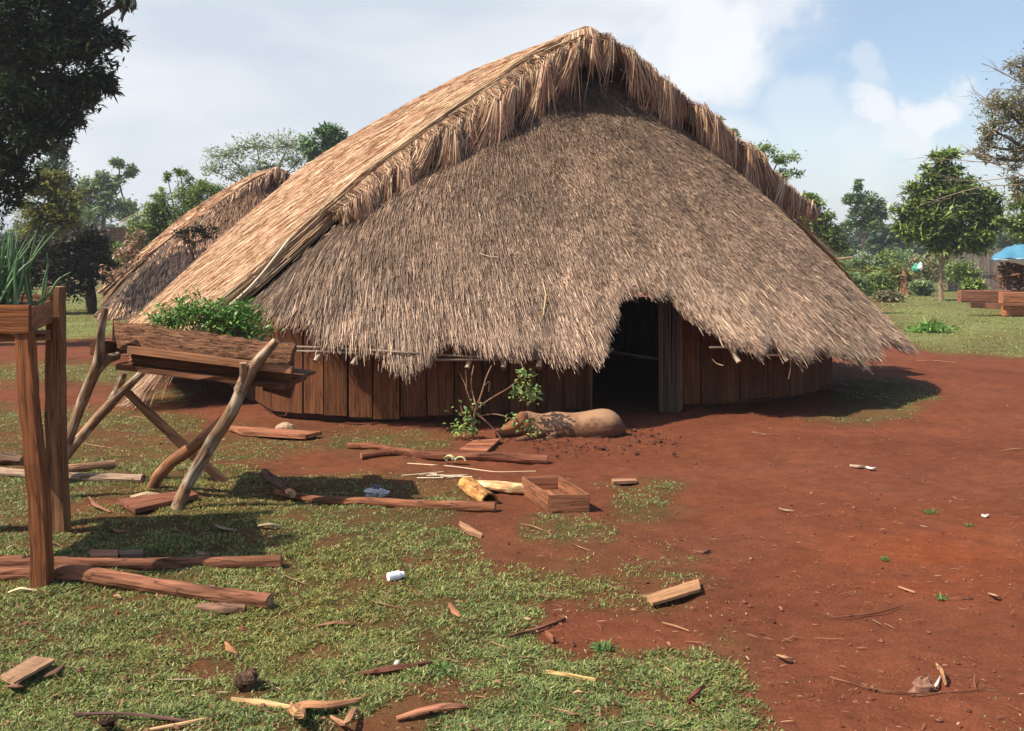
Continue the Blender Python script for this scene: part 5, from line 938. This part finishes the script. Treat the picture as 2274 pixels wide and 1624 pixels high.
BU = [(1885, 610, 34, 26, 52, GN, 'leafy bush nearest the roof edge on the right'), (1925, 600, 40, 24, 50, PL, 'pale bush under the slender tree'), (1968, 600, 38, 30, 50, GN, 'bush with mixed yellow leaves left of the stump'), (1895, 640, 30, 22, 43, PL, 'low pale bush in front of the leafy bush by the roof edge'), (2085, 600, 30, 30, 55, GN, 'bush right behind the bare trunk of the round-crowned tree'), (2010, 585, 34, 24, 58, PL, 'pale bush standing behind the stump'), (1870, 585, 30, 30, 60, GN, 'tall green bush touching the roof edge above the pole rail'), (1995, 620, 24, 24, 49, OL, 'olive bush whose leaves touch the left side of the stump'), (2045, 640, 22, 12, 47, PL, 'low pale weeds right of the stump foot'), (1930, 628, 36, 22, 47, OL, 'olive bush just below the slender tree'), (1955, 640, 26, 22, 44, GN, 'low round bush in front, left of the stump foot'), (2050, 605, 34, 26, 54, DRY, 'brownish bush between stump and the bare trunk'), (2140, 610, 34, 22, 50, GN, 'bush in front of the plank fence'), (2162, 635, 24, 10, 40, GN, 'low weeds on red soil before the plank fence'), (1975, 662, 26, 10, 40, DRY, 'low greyish weed clump on the grass below the stump')]
for x, y, rx, ry, D, cl_, lab in BU:
    ry = ry*1.25; y = y-(6 if ry > 20 else 0)
    tree('bush', lab, 'bush', None, D, [(x, HY+CH*F/D), (x+2, y+4)], [(x, y, rx, ry, 34), (x-rx*.5, y-ry*.4, rx*.6, ry*.6, 8), (x+rx*.5, y+ry*.3, rx*.6, ry*.5, 8)], (.20, .085), cl_, per=36, rt=.03, twigs=.2, tight=.26, group='bushes on the right beyond the grass')
# distant woods on the horizon: uncountable
cl = []
for x in np.arange(-300, 2700, 24):
    base = 548+10*math.sin(x*.013)+R.normal(0, 6); 
    if x > 1800: base -= 22+12*math.sin(x*.02)
    if x < 350: base -= 20
    D = R.uniform(95, 130); cl.append((P(x, base+18, D), (28*D/F*1.2, 28*D/F, 34*D/F), 9))
pos, _ = crown_pts(cl, 60, 1, .3); pos = pos[pos[:, 2] > .1]; a = leaves(pos, .75, .42, [(.09, .135, .06), (.12, .17, .075), (.06, .10, .05)]); o = ribbons(*a, 'distant_wood', m_leaf); tag(o, 'band of far-off hazy green woodland along the horizon', 'woodland', kind='stuff')
# broad-leaved weed in the grass right
we = empty('leafy_weed', 'bright green clump of broad strap leaves in the grass right of the hut', 'plant'); c = gp(2065, 738)
n = 170; pos = c+R.normal(0, 1, (n, 3))*np.array([.24, .16, .0])+np.array([0, 0, .02]); a = leaves(pos, .34, .055, [(.16, .32, .06), (.22, .42, .09), (.10, .2, .04)], .9, 1.1); ribbons(*a, 'leaves', m_leaf, we)

# ---------------------------------------------------------------- air: light haze over the whole clearing
m = MB(); x0, x1, y0, y1, z0, z1 = -900., 900., -60., 400., -1.2, 24.
m.add([(x0, y0, z0), (x1, y0, z0), (x1, y1, z0), (x0, y1, z0), (x0, y0, z1), (x1, y0, z1), (x1, y1, z1), (x0, y1, z1)], [(3, 2, 1, 0), (4, 5, 6, 7), (0, 1, 5, 4), (1, 2, 6, 5), (2, 3, 7, 6), (3, 0, 4, 7)], (1, 1, 1))
hm = bpy.data.materials.new('haze'); hm.use_nodes = True; t = hm.node_tree; t.nodes.clear(); o_ = t.nodes.new('ShaderNodeOutputMaterial'); pv = t.nodes.new('ShaderNodeVolumePrincipled')
pv.inputs['Color'].default_value = (.86, .91, 1, 1); pv.inputs['Density'].default_value = .0008; pv.inputs['Anisotropy'].default_value = .2; t.links.new(pv.outputs[0], o_.inputs['Volume'])
tag(m.build('haze', hm), kind='stuff')
for tx, ty, sz, lab in ((2065, 1140, 16, 'small grass tuft alone on the bare soil, right of centre'), (2155, 1172, 8, 'tiny grass tuft near the right edge on bare soil'), (1965, 1248, 9, 'little grass tuft on soil above the tan chips at right'), (1340, 1440, 24, 'darker weed rosette in the foreground grass near its right edge'), (980, 1500, 30, 'broad-leaved weed patch beside the dark stick at lower centre'), (2090, 1335, 10, 'sparse grass tuft above the curving twig at lower right'), (590, 968, 26, 'greener weed patch in front of the flat board by the wall')):
    c = gp(tx, ty); s_ = F/c[1]; n = int(10*sz); pos = c+R.normal(0, 1, (n, 3))*np.array([sz*.5/s_, sz*.35/s_*1.6, 0]); pos[:, 2] = c[2]+.003
    a = leaves(pos, .035 if sz > 20 else .025, .007 if sz > 20 else .004, [(.14, .24, .06), (.20, .30, .09), (.09, .15, .04)], .5, .9); tag(ribbons(*a, 'grass_tuft', m_leaf), lab, 'grass tuft')
